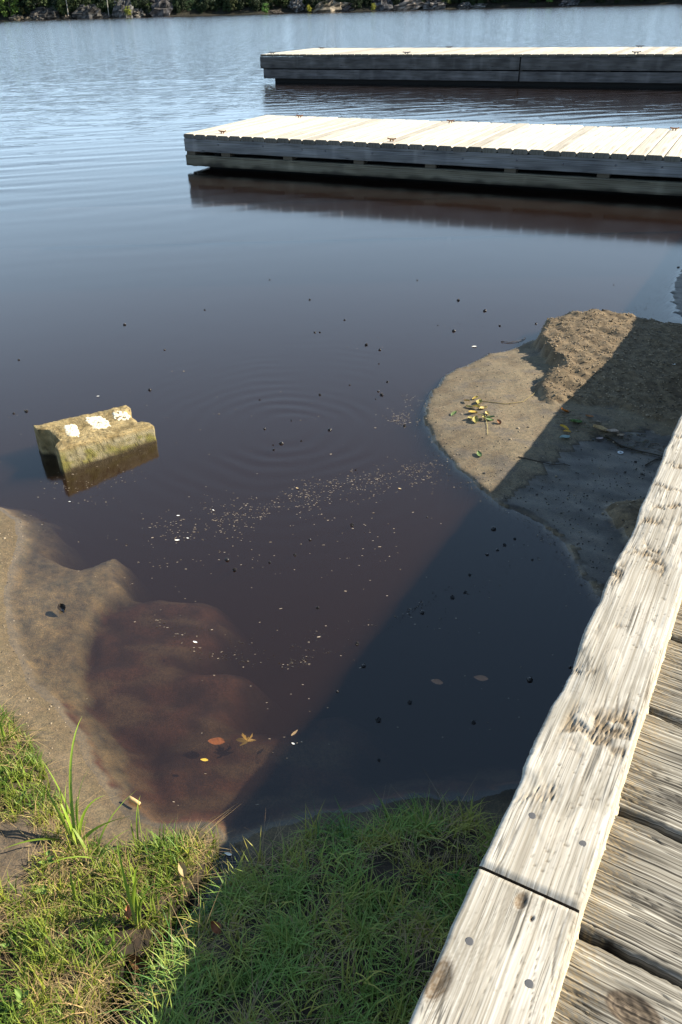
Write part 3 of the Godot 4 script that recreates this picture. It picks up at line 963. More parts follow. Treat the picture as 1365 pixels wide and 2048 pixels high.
func make_docks() -> void:
	# local x runs along the dock towards the boardwalk, z away from the viewer's side is +, so turn it
	var cleat := cleat_mesh()
	var c0 := Vector3(-1.330, 0.300, -7.931)
	var c1 := Vector3(2.455, 0.300, -6.061)
	var ax := (c1 - c0)
	var turn := atan2(-ax.z, ax.x)
	var d := thing("floating_dock", Vector3(c0.x, 0, c0.z), "nearer floating dock with sun bleached deck boards and a notched front edge", "dock", "", turn)
	# front face is at local z = 0 towards the viewer (+z), the deck reaches back to -z
	var L := 4.95
	var Wd := 1.47
	var variants := []
	rng.seed = 5
	for k in 6:
		var t: float = [0.60, 0.64, 0.54, 0.66, 0.46, 0.58][k]
		variants.append(chamfer_box(Vector3(0.1175, 0.036, Wd), 0.011, Color(t, t * 0.95, t * 0.84), 0.22))
	for k in 41:
		put("deck_board", variants[rng.randi() % 6], M.deck_wood, d, Transform3D(Basis(Vector3.UP, rng.randf_range(-0.004, 0.004)), Vector3(0.1205 * (k + 0.5), 0.30 - 0.018 + rng.randf_range(-0.002, 0.002), -Wd / 2 + rng.randf_range(-0.004, 0.008))))
	var ga := Color(0.10, 0.108, 0.122)
	var gb := Color(0.27, 0.28, 0.295)
	var flip := Basis(Vector3.UP, PI)
	for z in [-0.02, -Wd + 0.03]:
		put("fascia_board", fascia(L, 0.105, 0.04, ga, gb, 4.0 + z), M.dock_wood, d, Transform3D(flip, Vector3(L, 0.2115, z)))
		put("lower_beam", fascia(L, 0.088, 0.05, Color(0.10, 0.095, 0.075), Color(0.20, 0.19, 0.15), 24.0 + z, 0.9), M.dock_wood, d, Transform3D(flip, Vector3(L, 0.082, z - 0.004)))
	for x in [0.05, 0.42, 1.05, 1.72, 2.35, 3.0, 3.7, 4.4]:
		put("spacer_block", chamfer_box(Vector3(0.09, 0.034, 0.09), 0.003, Color(0.11, 0.1, 0.08)), M.dock_wood, d, Transform3D(Basis(), Vector3(x, 0.1435, -0.06)))
	for x in [0.02, L - 0.02]:
		put("end_board", chamfer_box(Vector3(0.036, 0.1, Wd - 0.11), 0.003, Color(0.13, 0.13, 0.13)), M.dock_wood, d, Transform3D(Basis(), Vector3(x, 0.2115, -Wd / 2)))
		put("end_beam", chamfer_box(Vector3(0.05, 0.1, Wd - 0.11), 0.003, Color(0.1, 0.09, 0.07)), M.dock_wood, d, Transform3D(Basis(), Vector3(x + (0.03 if x < 1 else -0.03), 0.0745, -Wd / 2)))
	put("float_drum", chamfer_box(Vector3(L - 0.3, 0.3, Wd - 0.3), 0.05, Color(0.015, 0.015, 0.015)), M.dock_wood, d, Transform3D(Basis(), Vector3(L / 2, -0.03, -Wd / 2)))
	for c in [[0.34, -0.12], [0.46, -1.36], [1.98, -0.10], [2.05, -1.36], [4.02, -1.34]]:
		put("cleat", cleat, M.rust, d, Transform3D(Basis(Vector3.UP, 0.1).scaled(Vector3(0.55, 0.6, 0.6)), Vector3(c[0], 0.302, c[1])))
	var bolt := lathe([Vector2(0.0, 0.006), Vector2(0.006, 0.005), Vector2(0.008, 0.0)], 8)
	for b in [[0.36, 0.225], [0.82, 0.232], [1.2, 0.22], [1.42, 0.221], [1.85, 0.22], [2.3, 0.236], [2.62, 0.215], [3.05, 0.222], [3.4, 0.212], [3.78, 0.22], [4.1, 0.225]]:
		put("bolt", bolt, M.galv, d, Transform3D(Basis(Vector3.RIGHT, PI / 2), Vector3(b[0], b[1], 0.0)))

	var f0 := Vector3(-1.333, 0.480, -17.701)
	var f1 := Vector3(5.537, 0.480, -14.427)
	ax = f1 - f0
	turn = atan2(-ax.z, ax.x)
	var e := thing("floating_dock", Vector3(f0.x, 0, f0.z), "farther floating dock with two dark side boards and a seam in its side", "dock", "", turn)
	L = 13.0
	var W2 := 2.3
	variants = []
	for k in 6:
		var t: float = [0.56, 0.6, 0.5, 0.62, 0.44, 0.55][k]
		variants.append(chamfer_box(Vector3(0.136, 0.038, W2), 0.006, Color(t, t * 0.95, t * 0.84), 0.2))
	for k in 92:
		put("deck_board", variants[rng.randi() % 6], M.deck_wood, e, Transform3D(Basis(), Vector3(0.141 * (k + 0.5), 0.48 - 0.019 + rng.randf_range(-0.002, 0.002), -W2 / 2 - 0.02 + rng.randf_range(-0.006, 0.006))))
	var seam := 5.05
	for part in [[0.0, seam - 0.012], [seam + 0.012, L]]:
		var len_: float = part[1] - part[0]
		for z in [-0.02, -W2 + 0.02]:
			put("upper_side_board", fascia(len_, 0.19, 0.045, Color(0.05, 0.05, 0.052), Color(0.14, 0.14, 0.145), 40.0 + part[0] + z, 0.3), M.dock_wood, e, Transform3D(flip, Vector3(part[1], 0.342 if part[0] == 0.0 else 0.340, z)))
			put("lower_side_board", fascia(len_ - (0.06 if part[0] == 0.0 else 0.0), 0.15, 0.045, Color(0.055, 0.055, 0.06), Color(0.16, 0.16, 0.17), 60.0 + part[0] + z, 0.3), M.dock_wood, e, Transform3D(flip, Vector3(part[1], 0.152 if part[0] == 0.0 else 0.149, z)))
	put("float_drum", chamfer_box(Vector3(L - 0.35, 0.36, W2 - 0.1), 0.02, Color(0.012, 0.012, 0.012)), M.dock_wood, e, Transform3D(Basis(), Vector3(L / 2 + 0.1, -0.03, -W2 / 2)))
	for x in [0.06, 0.5, 1.5, 3.0, 4.5, seam, 6.5, 8.0, 9.5, 11.0]:
		put("cross_beam", chamfer_box(Vector3(0.08, 0.2, W2 - 0.14), 0.004, Color(0.06, 0.06, 0.06)), M.dock_wood, e, Transform3D(Basis(), Vector3(x, 0.25, -W2 / 2)))
	for c in [[0.2, -0.13], [0.35, -2.0], [2.95, -0.12], [3.1, -2.1], [6.9, -0.12], [6.7, -2.1]]:
		put("cleat", cleat, M.galv, e, Transform3D(Basis(Vector3.UP, 0.1).scaled(Vector3(1.1, 0.85, 1.0)), Vector3(c[0], 0.482, c[1])))

# ---------------------------------------------------------------- concrete block
func make_block() -> void:
	var at := Vector3(-0.884, 0.000, -2.251)
	var fr := Vector3(-0.633, 0.000, -2.490)
	var ax := fr - at
	var turn := atan2(-ax.z, ax.x)
	var b := thing("concrete_block", at, "mossy concrete building block with three filled cores lying half sunk in the water", "block", "", turn - 0.08)
	# x along the long face, -z away from the viewer; the ends are notched
	var L := 0.335
	var W := 0.195
	var nx := 70
	var nz := 44
	var v := PackedVector3Array()
	var col := PackedColorArray()
	var hgt := func(x: float, z: float) -> float:
		return lerpf(0.09, 0.062, x / L) + 0.012 * (-z / W) + 0.0028 * noise_b.get_noise_2d(x * 20, z * 20) + 0.0018 * noise_a.get_noise_2d(x * 55, z * 55)
	# outline of the plan: long sides straight, ends with a hollow between two ears
	var outline := PackedVector2Array()
	var mid := func(t: float) -> float:
		return 0.03 * sm(0.14, 0.28, t) * (1.0 - sm(0.72, 0.86, t))
	for k in 60:
		outline.append(Vector2(L * k / 60.0, 0))
	for k in 36:
		outline.append(Vector2(L - mid.call(k / 36.0), -W * k / 36.0))
	for k in 60:
		outline.append(Vector2(L * (1.0 - k / 60.0), -W))
	for k in 36:
		outline.append(Vector2(mid.call(1.0 - k / 36.0), -W * (1.0 - k / 36.0)))
	var c0 := Vector2(L / 2, -W / 2)
	var n := outline.size()
	var lev := []
	for k in 26:
		lev.append(pow(k / 26.0, 0.75))
	lev.append(0.985)
	lev.append(0.995)
	# top: rings from the outline inwards; sides: levels down
	var rings := 0
	for k in range(lev.size() - 1, -1, -1):
		for q in outline:
			var p: Vector2 = c0 + (q - c0) * lev[k]
			var e := 0.004 * pow(float(lev[k]), 24.0) * (1.0 + 1.5 * maxf(0, noise_b.get_noise_2d(q.x * 40, q.y * 40)))
			v.append(Vector3(p.x, hgt.call(p.x, p.y) - e * 1.2, p.y))
		rings += 1
	# reverse so that ring 0 is the centre
	var vv := PackedVector3Array()
	for k in range(rings - 1, -1, -1):
		for i in n:
			vv.append(v[k * n + i])
	v = vv
	for k in 16:
		var t := (k + 1) / 16.0
		for q in outline:
			var h: float = hgt.call(q.x, q.y)
			var chip := 0.004 * maxf(0, noise_b.get_noise_3d(q.x * 30, t * 4, q.y * 30)) * (1.0 - t) + 0.0015 * noise_a.get_noise_3d(q.x * 60, t * 10, q.y * 60)
			var p := q + (c0 - q).normalized() * chip
			v.append(Vector3(p.x, lerpf(h - 0.009, -0.11, t), p.y))
		rings += 1
	for p in v:
		var h: float = hgt.call(p.x, p.z)
		var c := mixc(Color(0.20, 0.15, 0.07), Color(0.42, 0.33, 0.17), 0.5 + 0.9 * noise_b.get_noise_3d(p.x * 18, p.y * 18, p.z * 18) + 0.5 * noise_a.get_noise_3d(p.x * 50, p.y * 50, p.z * 50))
		if p.z > -0.012 and p.y < h - 0.01:
			var alga := sm(-0.2, 0.35, noise_b.get_noise_2d(p.x * 14 + 3, p.y * 22))
			c = mixc(Color(0.24, 0.205, 0.105), Color(0.35, 0.31, 0.20), 0.5 + noise_a.get_noise_2d(p.x * 30, p.y * 30))
			c = mixc(c, Color(0.20, 0.185, 0.04), alga * 0.8 * sm(h, h - 0.03, p.y))
			c = mixc(c, Color(0.40, 0.35, 0.22), sm(h - 0.028, h - 0.012, p.y + 0.01 * noise_b.get_noise_1d(p.x * 20)))
		var pits := noise_a.get_noise_3d(p.x * 110, p.y * 110, p.z * 110)
		c = mixc(c, Color(0.05, 0.038, 0.022), 0.75 * sm(0.3, 0.55, pits))
		c = mixc(c, Color(0.06, 0.045, 0.025), sm(0.016, 0.004, p.y + 0.004 * pits))
		col.append(c)
	var idx := PackedInt32Array()
	for r in rings - 1:
		for i in n:
			var a := r * n + i
			var a2 := r * n + (i + 1) % n
			idx.append_array(PackedInt32Array([a, a2 + n, a + n, a, a2, a2 + n]))
	put("block_body", indexed(v, idx, col), M.concrete, b)
	# pale mortar that fills the three cores
	var fill := mat(Color.WHITE, 0.9, true)
	var spots := [[0.090, -0.098, 0.024, 0.054, 0.5], [0.187, -0.112, 0.037, 0.056, 0.3], [0.274, -0.122, 0.03, 0.046, 0.5]]
	for s in spots:
		var pv := PackedVector3Array()
		var pc := PackedColorArray()
		var pi_ := PackedInt32Array()
		for r in 9:
			for k in 40:
				var a := TAU * k / 40
				var wob := 1.0 + 0.16 * noise_b.get_noise_2d(cos(a) * 1.6 + s[0] * 300, sin(a) * 1.6) + 0.04 * noise_a.get_noise_2d(cos(a) * 12 + s[0] * 90, sin(a) * 12)
				var rr := r / 8.0
				var sq := pow(pow(absf(cos(a)), 3.0) + pow(absf(sin(a)), 3.0), -1.0 / 3.0)
				var p := Vector2(cos(a) * s[2], sin(a) * s[3]) * rr * wob * sq
				p = p.rotated(s[4] * 0.4) + Vector2(s[0], s[1])
				var dome := 0.0055 * (1.0 - pow(rr, 6.0)) - 0.003
				var hole := 0.0
				if s[0] > 0.25:
					hole = sm(0.15, 0.35, noise_b.get_noise_2d(p.x * 60, p.y * 60))
				elif s[0] > 0.15:
					hole = sm(0.25, 0.45, noise_b.get_noise_2d(p.x * 70 + 5, p.y * 50)) * (1.0 - rr)
				pv.append(Vector3(p.x, hgt.call(p.x, p.y) + dome - hole * 0.006 + 0.0016 * noise_a.get_noise_2d(p.x * 160, p.y * 160), p.y))
				pc.append(mixc(Color(0.68, 0.63, 0.5), Color(0.42, 0.35, 0.23), 0.3 + noise_a.get_noise_2d(p.x * 90, p.y * 90)))
		for r in 8:
			for k in 40:
				var a := r * 40 + k
				var a2 := r * 40 + (k + 1) % 40
				pi_.append_array(PackedInt32Array([a, a2 + 40, a + 40, a, a2, a2 + 40]))
		put("core_fill", indexed(pv, pi_, pc), fill, b)

# ---------------------------------------------------------------- leaves and small things
func leaf_mesh(len_: float, wid: float, c: Color, c2: Color, seed_: float, curl := 0.15, maple := false) -> ArrayMesh:
	var v := PackedVector3Array()
	var col := PackedColorArray()
	var idx := PackedInt32Array()
	if maple:
		var tips := [[0.0, 1.0], [0.13, 0.72], [0.24, 0.78], [0.42, 0.38], [0.68, 0.74], [0.85, 0.95], [0.98, 0.7], [1.25, 0.36], [1.6, 0.62], [1.75, 0.7], [2.4, 0.34], [PI, 0.16]]
		var out := []
		for t in tips:
			out.append(Vector2(sin(t[0]), cos(t[0])) * t[1] * len_ * 0.6)
		for k in range(tips.size() - 2, 0, -1):
			out.append(Vector2(-sin(tips[k][0]), cos(tips[k][0])) * tips[k][1] * len_ * 0.6)
		v.append(Vector3(0, 0.001, 0))
		col.append(c)
		for p in out:
			v.append(Vector3(p.x, curl * 0.03 * noise_b.get_noise_2d(p.x * 30 + seed_, p.y * 30), -p.y))
			col.append(c2)
		for k in out.size():
			idx.append_array(PackedInt32Array([0, 1 + k, 1 + (k + 1) % out.size()]))
		return indexed(v, idx, col, PackedVector2Array(), true)
	var n := 9
	for k in n + 1:
		var t := float(k) / n
		var w := wid * 0.5 * pow(sin(PI * clampf(t * 0.96 + 0.02, 0, 1)), 0.75) * (1.15 - 0.35 * t)
		for s in [-1.0, -0.5, 0.0, 0.5, 1.0]:
			var y: float = curl * wid * (s * s) + curl * len_ * 0.25 * sin(t * 3.0 + seed_) + 0.04 * wid * noise_b.get_noise_2d(t * 12 + seed_, s * 8)
			v.append(Vector3(s * w, y, (0.5 - t) * len_))
			col.append(mixc(c, c2, 0.5 + 0.8 * noise_b.get_noise_2d(t * 14 + seed_, s * 10) - (0.3 if s == 0.0 else 0.0)))
	for k in n:
		for i in 4:
			var a := k * 5 + i
			idx.append_array(PackedInt32Array([a, a + 6, a + 1, a, a + 5, a + 6]))
	return indexed(v, idx, col)

func leaf(at: Vector3, len_: float, wid: float, c: Color, turn: float, label: String, group := "", tilt := 0.0, curl := 0.15, maple := false, called := "fallen_leaf") -> MeshInstance3D:
	var o := put(called, leaf_mesh(len_, wid, c, c * 0.62, at.x * 91.0, curl, maple), M.leaf)
	o.transform = Transform3D(Basis(Vector3.UP, turn) * Basis(Vector3.RIGHT, tilt), at)
	tag(o, label, "leaf", group)
	return o

func on_ground(p: Vector3, up := 0.003) -> Vector3:
	return Vector3(p.x, maxf(bed(p.x, p.z).x, 0.0) + up, p.z)

func make_small() -> void:
	# leaves seen through the shallow water
	leaf(Vector3(Vector3(-0.266, 0.000, -1.141).x, -0.016, Vector3(-0.266, 0.000, -1.141).z), 0.036, 0.02, Color(0.30, 0.095, 0.025), 1.45, "oval orange brown leaf under the shallow water near the grassy bank", "", 0.0, 0.05)
	leaf(Vector3(Vector3(-0.203, 0.000, -1.141).x, -0.018, Vector3(-0.203, 0.000, -1.141).z), 0.045, 0.04, Color(0.28, 0.16, 0.03), 0.5, "yellow lobed leaf under the water beside the oval brown leaf", "", 0.0, 0.3, true)
	leaf(Vector3(Vector3(-0.282, 0.000, -1.084).x, -0.004, Vector3(-0.282, 0.000, -1.084).z), 0.016, 0.007, Color(0.65, 0.42, 0.05), 1.4, "tiny bright yellow leaf in the water nearest the bank", "", 0.0, 0.05)
	leaf(Vector3(Vector3(0.201, 0.000, -1.291).x, -0.012, Vector3(0.201, 0.000, -1.291).z), 0.028, 0.016, Color(0.3, 0.13, 0.05), 1.2, "dim brown leaf under shaded water, left of its twin", "", 0.0, 0.05)
	leaf(Vector3(Vector3(0.299, 0.000, -1.299).x, -0.012, Vector3(0.299, 0.000, -1.299).z), 0.032, 0.018, Color(0.3, 0.13, 0.05), 1.3, "dim brown leaf under shaded water close to the boardwalk", "", 0.0, 0.05)
	leaf(Vector3(Vector3(-0.106, 0.000, -1.146).x, -0.002, Vector3(-0.106, 0.000, -1.146).z), 0.02, 0.006, Color(0.3, 0.2, 0.1), -0.7, "narrow pale brown leaf on the water at the shadow edge", "", 0.0, 0.05)
	# yellow leaves piled on the sunny spit
	rng.seed = 41
	var yel := [[933, 815, 0.02, "pale yellow leaf at the far upper left of the sunlit pile"], [952, 828, 0.024, "golden leaf under the others in the sunlit pile"], [941, 849, 0.02, "small gold leaf at the lower left of the sunlit pile"], [968, 852, 0.02, "yellow green leaf at the lower right of the sunlit pile"], [950, 810, 0.018, "thin ochre leaf above the sunlit pile"], [938, 826, 0.022, "small yellow leaf at the upper left of the sunlit pile"], [958, 818, 0.026, "bright yellow leaf at the top of the sunlit pile"], [966, 830, 0.022, "curled yellow leaf at the right of the sunlit pile"], [945, 838, 0.024, "yellow leaf folded in the middle of the sunlit pile"], [960, 846, 0.022, "pale gold leaf low in the sunlit pile"], [950, 855, 0.028, "large pale yellow leaf at the foot of the sunlit pile"], [974, 842, 0.02, "ochre leaf at the right edge of the sunlit pile"]]
	for y in yel:
		var p := on_ground(un3(y[0], y[1]), rng.randf_range(0.003, 0.007))
		leaf(p, y[2] * 1.35, y[2] * rng.randf_range(0.55, 0.95), [Color(0.5, 0.36, 0.08), Color(0.56, 0.43, 0.17), Color(0.36, 0.23, 0.06), Color(0.3, 0.26, 0.08)][rng.randi() % 4], rng.randf() * TAU, y[3], "leaves piled on the sunlit spit", rng.randf_range(-0.25, 0.25), 0.25)
	for g in [[908, 838, "green leaf lying alone left of the yellow pile"], [981, 850, "grey green leaf right of the yellow pile"], [978, 856, "dull green leaf below the yellow pile"], [958, 918, "small dark green leaf lower down the sunlit spit"]]:
		leaf(on_ground(un3(g[0], g[1])), 0.03, 0.017, Color(0.13, 0.19, 0.07), rng.randf() * TAU, g[2], "leaves piled on the sunlit spit", 0.2, 0.2)
	leaf(on_ground(un3(996, 862)), 0.022, 0.016, Color(0.22, 0.1, 0.045), 0.4, "brown leaf right of the yellow pile on the spit", "", 0.3, 0.3)
	# drifted leaves in the shade by the boardwalk
	for d in [[1128, 841, 0.03, Color(0.5, 0.17, 0.03), "bright orange leaf at the top of the shaded drift", 0.6], [1176, 852, 0.02, Color(0.33, 0.15, 0.06), "small rust leaf right of the green one in the shade", 0.1], [1150, 862, 0.034, Color(0.12, 0.2, 0.06), "green leaf in the middle of the shaded drift", 0.1], [1146, 859, 0.02, Color(0.3, 0.34, 0.22), "pale green leaf on top of the green one", 0.2], [1126, 874, 0.024, Color(0.6, 0.38, 0.05), "upper yellow leaf at the left of the shaded drift", 0.3], [1132, 881, 0.02, Color(0.6, 0.36, 0.07), "lower yellow leaf at the left of the shaded drift", 0.2], [1128, 890, 0.03, Color(0.3, 0.4, 0.38), "pale blue green leaf at the foot of the drift", 0.0], [1200, 873, 0.042, Color(0.52, 0.36, 0.18), "largest tan leaf in the shaded drift", 0.15], [1222, 877, 0.03, Color(0.42, 0.33, 0.26), "pale pinkish leaf overlapping the largest tan leaf", 0.1], [1198, 886, 0.018, Color(0.42, 0.34, 0.32), "small pink grey leaf below the largest tan leaf", 0.0], [1240, 880, 0.02, Color(0.45, 0.34, 0.24), "narrow tan leaf nearest the boardwalk in the drift", 0.0], [1195, 861, 0.014, Color(0.4, 0.33, 0.26), "tiny pale leaf above the largest tan leaf", 0.2]]:
		leaf(on_ground(un3(d[0], d[1]), 0.006), d[2] * 1.35, d[2] * 0.72, d[3], PI / 2 + rng.randf_range(-0.5, 0.5), d[4], "leaves drifted in the shade by the boardwalk", d[5], 0.25)
	# dead leaves in the grass
	leaf(on_ground(un3(430, 1856, 0.07), 0.02), 0.022, 0.015, Color(0.3, 0.11, 0.05), 0.8, "curled red brown leaf lying in the shaded grass", "", 0.4, 0.5)
	leaf(on_ground(un3(265, 1908, 0.06), 0.022), 0.04, 0.02, Color(0.10, 0.05, 0.02), 1.0, "brown leaf standing on edge in the cleft between the turfs", "", 0.7, 0.7)
	leaf(on_ground(un3(258, 1823, 0.07), 0.02), 0.02, 0.011, Color(0.4, 0.18, 0.09), 0.2, "small pinkish brown leaf at the foot of the tall tuft", "", 0.6, 0.5)
	leaf(on_ground(un3(365, 1740, 0.05), 0.015), 0.026, 0.014, Color(0.34, 0.27, 0.14), 0.5, "pale straw coloured leaf at the edge of the cleft", "", 0.5, 0.4)
	# pale petals and scraps afloat
	var scraps := [[949, 694, 0.022, "white feather floating beside the sand spit"], [197, 793, 0.012, "white scrap floating behind the concrete block"], [140, 1004, 0.008, "white scrap floating in front of the concrete block"], [357, 1032, 0.010, "white scrap afloat in the middle of the cove, upper left one"], [427, 1021, 0.008, "white scrap afloat in the middle of the cove, farther right"], [355, 1081, 0.014, "long white scrap afloat left of a shorter one"], [376, 1077, 0.008, "short white scrap afloat beside the long one"], [391, 1285, 0.013, "white petal floating over the reddish shallows"], [595, 977, 0.011, "tan sliver floating in the middle of the cove"], [800, 978, 0.013, "tan sliver floating left of the spit"], [587, 1488, 0.008, "pale scrap floating at the shadow edge near the grass"], [1340, 768, 0.014, "pale scrap lying on the shaded mud by the boardwalk"], [457, 1709, 0.014, "white chip of shell on the dark mud at the bank"]]
	for s in scraps:
		var m := leaf_mesh(s[2], s[2] * 0.42, Color(0.8, 0.79, 0.75) if not "tan" in s[3] else Color(0.5, 0.38, 0.22), Color(0.7, 0.68, 0.62) if not "tan" in s[3] else Color(0.4, 0.3, 0.17), s[0] * 1.0, 0.12)
		var o := put("floating_scrap" if s[0] != 949 else "feather", m, M.flake)
		o.transform = Transform3D(Basis(Vector3.UP, 1.25 + 0.4 * sin(s[0] * 3.1)), on_ground(un3(s[0], s[1]), 0.0015))
		tag(o, s[3], "feather" if s[0] == 949 else "scrap", "pale scraps afloat in the cove")
	# dark glossy bubbles of scum
	var bub := lathe([Vector2(0.0, 1.0), Vector2(0.5, 0.87), Vector2(0.87, 0.5), Vector2(1.0, 0.0), Vector2(0.8, -0.4)], 10)
	var bspots := [Vector2(0.437, -4.272), Vector2(0.607, -3.915), Vector2(1.434, -4.105), Vector2(1.872, -4.391), Vector2(0.464, -3.559), Vector2(0.527, -3.481), Vector2(-0.075, -3.506), Vector2(-0.098, -3.507), Vector2(0.170, -3.112), Vector2(0.194, -2.924), Vector2(0.154, -2.836), Vector2(0.165, -2.802), Vector2(0.141, -2.767), Vector2(0.230, -2.534), Vector2(-0.223, -2.415), Vector2(-0.196, -2.425), Vector2(-0.219, -2.379), Vector2(-0.260, -2.538), Vector2(-0.169, -2.601), Vector2(-1.356, -3.260), Vector2(-1.199, -2.720), Vector2(-1.157, -2.735), Vector2(0.247, -1.940), Vector2(0.031, -1.910), Vector2(0.050, -2.229), Vector2(0.426, -1.872), Vector2(0.475, -1.820), Vector2(0.418, -1.769), Vector2(0.502, -1.720), Vector2(-0.063, -1.543), Vector2(0.042, -1.334), Vector2(0.066, -1.173), Vector2(-0.018, -1.257), Vector2(0.030, -1.408), Vector2(-0.129, -2.439), Vector2(0.710, -3.746), Vector2(0.743, -3.531), Vector2(0.910, -3.546), Vector2(1.103, -3.693), Vector2(0.040, -3.667), Vector2(0.183, -3.270), Vector2(0.128, -3.333), Vector2(0.046, -2.904), Vector2(-0.069, -2.817), Vector2(-0.295, -2.785), Vector2(-0.032, -2.518), Vector2(0.442, -1.792), Vector2(0.387, -1.748), Vector2(0.328, -1.661), Vector2(0.305, -1.589), Vector2(0.191, -1.515), Vector2(0.271, -1.570), Vector2(0.497, -1.313), Vector2(0.261, -1.160), Vector2(0.062, -1.069), Vector2(0.401, -1.277), Vector2(0.135, -1.220), Vector2(-0.088, -1.840), Vector2(-0.127, -1.770), Vector2(-0.193, -1.738), Vector2(-0.308, -1.755), Vector2(-0.283, -1.709), Vector2(-0.747, -3.335), Vector2(-0.870, -2.526), Vector2(-0.642, -3.867), Vector2(-0.731, -2.905), Vector2(-0.994, -3.675), Vector2(-0.354, -4.350), Vector2(-0.130, -3.984)]
	var lumps := [rock_mesh(51, Color.WHITE), rock_mesh(54, Color.WHITE), rock_mesh(59, Color.WHITE)]
	var k := 0
	for p in bspots:
		var r: float = [0.0066, 0.0042, 0.0052, 0.0034, 0.0040][(k * 7) % 5] * (0.55 + 0.6 * absf(sin(k * 4.7))) * (1.0 + 0.25 * sm(-2.0, -4.0, p.y))
		var o := put("scum_lump", [bub, lumps[0], bub, lumps[1], lumps[2]][k % 5], M.bubble, self, Transform3D(Basis().scaled(Vector3(r, r * 0.8, r)), on_ground(Vector3(p.x, 0, p.y), 0.0008)))
		tag(o, "small dark glossy lump of scum floating on the brown water", "scum lump", "dark lumps of scum afloat in the cove")
		k += 1
	# sunken rag-like leaf on the left shelf
	var bl := leaf(Vector3(Vector3(-0.697, 0.000, -1.564).x, -0.003, Vector3(-0.697, 0.000, -1.564).z), 0.026, 0.02, Color(0.02, 0.02, 0.022), 0.6, "black crumpled leaf in the shallows over pale sand at left", "", 0.1, 0.45)
	bl.material_override = M.bubble
	# a pale stub of wood by the bank
	var st := put("wood_stub", tube([Vector3(-0.013, 0, 0), Vector3(-0.004, 0.0005, 0), Vector3(0.005, 0, 0), Vector3(0.013, -0.0006, 0)], 0.0042, 0.0036, 9), mat(Color(0.5, 0.33, 0.16), 0.85))
	st.transform = Transform3D(Basis(Vector3.UP, -0.55), on_ground(un3(270, 1605), 0.005))
	tag(st, "pale stub of stick lying at the waterline beside the grass", "stick")
	# twigs and stems
	for t in [[[960, 815], [1010, 822], [1045, 818], [1066, 803], [1072, 795], 0.0014, Color(0.24, 0.19, 0.09), "thin curved straw coloured stem on the wet spit"], [[1035, 928], [1075, 935], [1105, 938], [1125, 936], [1140, 938], 0.0018, Color(0.05, 0.04, 0.03), "straight dark twig on the shaded mud"], [[970, 845], [972, 858], [974, 868], [974, 876], [975, 884], 0.0009, Color(0.45, 0.38, 0.16), "short straw stem hanging out of the yellow leaf pile"], [[1210, 880], [1240, 895], [1275, 905], [1310, 915], [1340, 925], 0.003, Color(0.035, 0.028, 0.02), "long dark twig running from the leaf drift to the boardwalk"], [[1290, 935], [1310, 925], [1330, 922], [1345, 924], [1360, 926], 0.0022, Color(0.05, 0.04, 0.03), "short bent twig beside the boardwalk below the leaf drift"], [[1002, 684], [1020, 686], [1035, 684], [1045, 681], [1052, 676], 0.0016, Color(0.06, 0.045, 0.035), "thin dark twig at the upper edge of the spit"]]:
		var pts := []
		for q in 5:
			pts.append(on_ground(un3(t[q][0], t[q][1]), 0.003))
		var o := put("twig", tube(pts, t[5], t[5] * 0.6, 5), mat(t[6], 0.9))
		tag(o, t[7], "twig")
	# pale ring on the mud
	var ring := put("plastic_ring", lathe([Vector2(0.009, 0), Vector2(0.0095, 0.002), Vector2(0.006, 0.003), Vector2(0.0045, 0.001)], 16), mat(Color(0.55, 0.58, 0.6), 0.4))
	ring.position = on_ground(un3(1241, 908), 0.001)
	tag(ring, "pale translucent ring lying on the shaded mud", "ring")

# where a pixel-sized table of finds above was surveyed from: an eye at 1.25 m looking down the cove
func un3(px: float, py: float, h := 0.0) -> Vector3:
	var r := CAM.x * ((px - 682.5) / 1607.0) - CAM.y * ((py - 1024.0) / 1607.0) - CAM.z
	return Vector3(0, 1.25, 0) + r * ((h - 1.25) / r.y)

var CAM := Basis()

# ---------------------------------------------------------------- scattered stuff
func scatter(called: String, mesh: Mesh, m: Material, xf: Array, cols: Array, label: String) -> void:
	var mm := MultiMesh.new()
	mm.transform_format = MultiMesh.TRANSFORM_3D
	mm.use_colors = true
	mm.mesh = mesh
	mm.instance_count = xf.size()
	for k in xf.size():
		mm.set_instance_transform(k, xf[k])
		mm.set_instance_color(k, cols[k])
	var o := MultiMeshInstance3D.new()
	o.multimesh = mm
	o.material_override = m
	o.name = numbered(called)
	add_child(o)
	tag(o, label, "", "", "stuff")

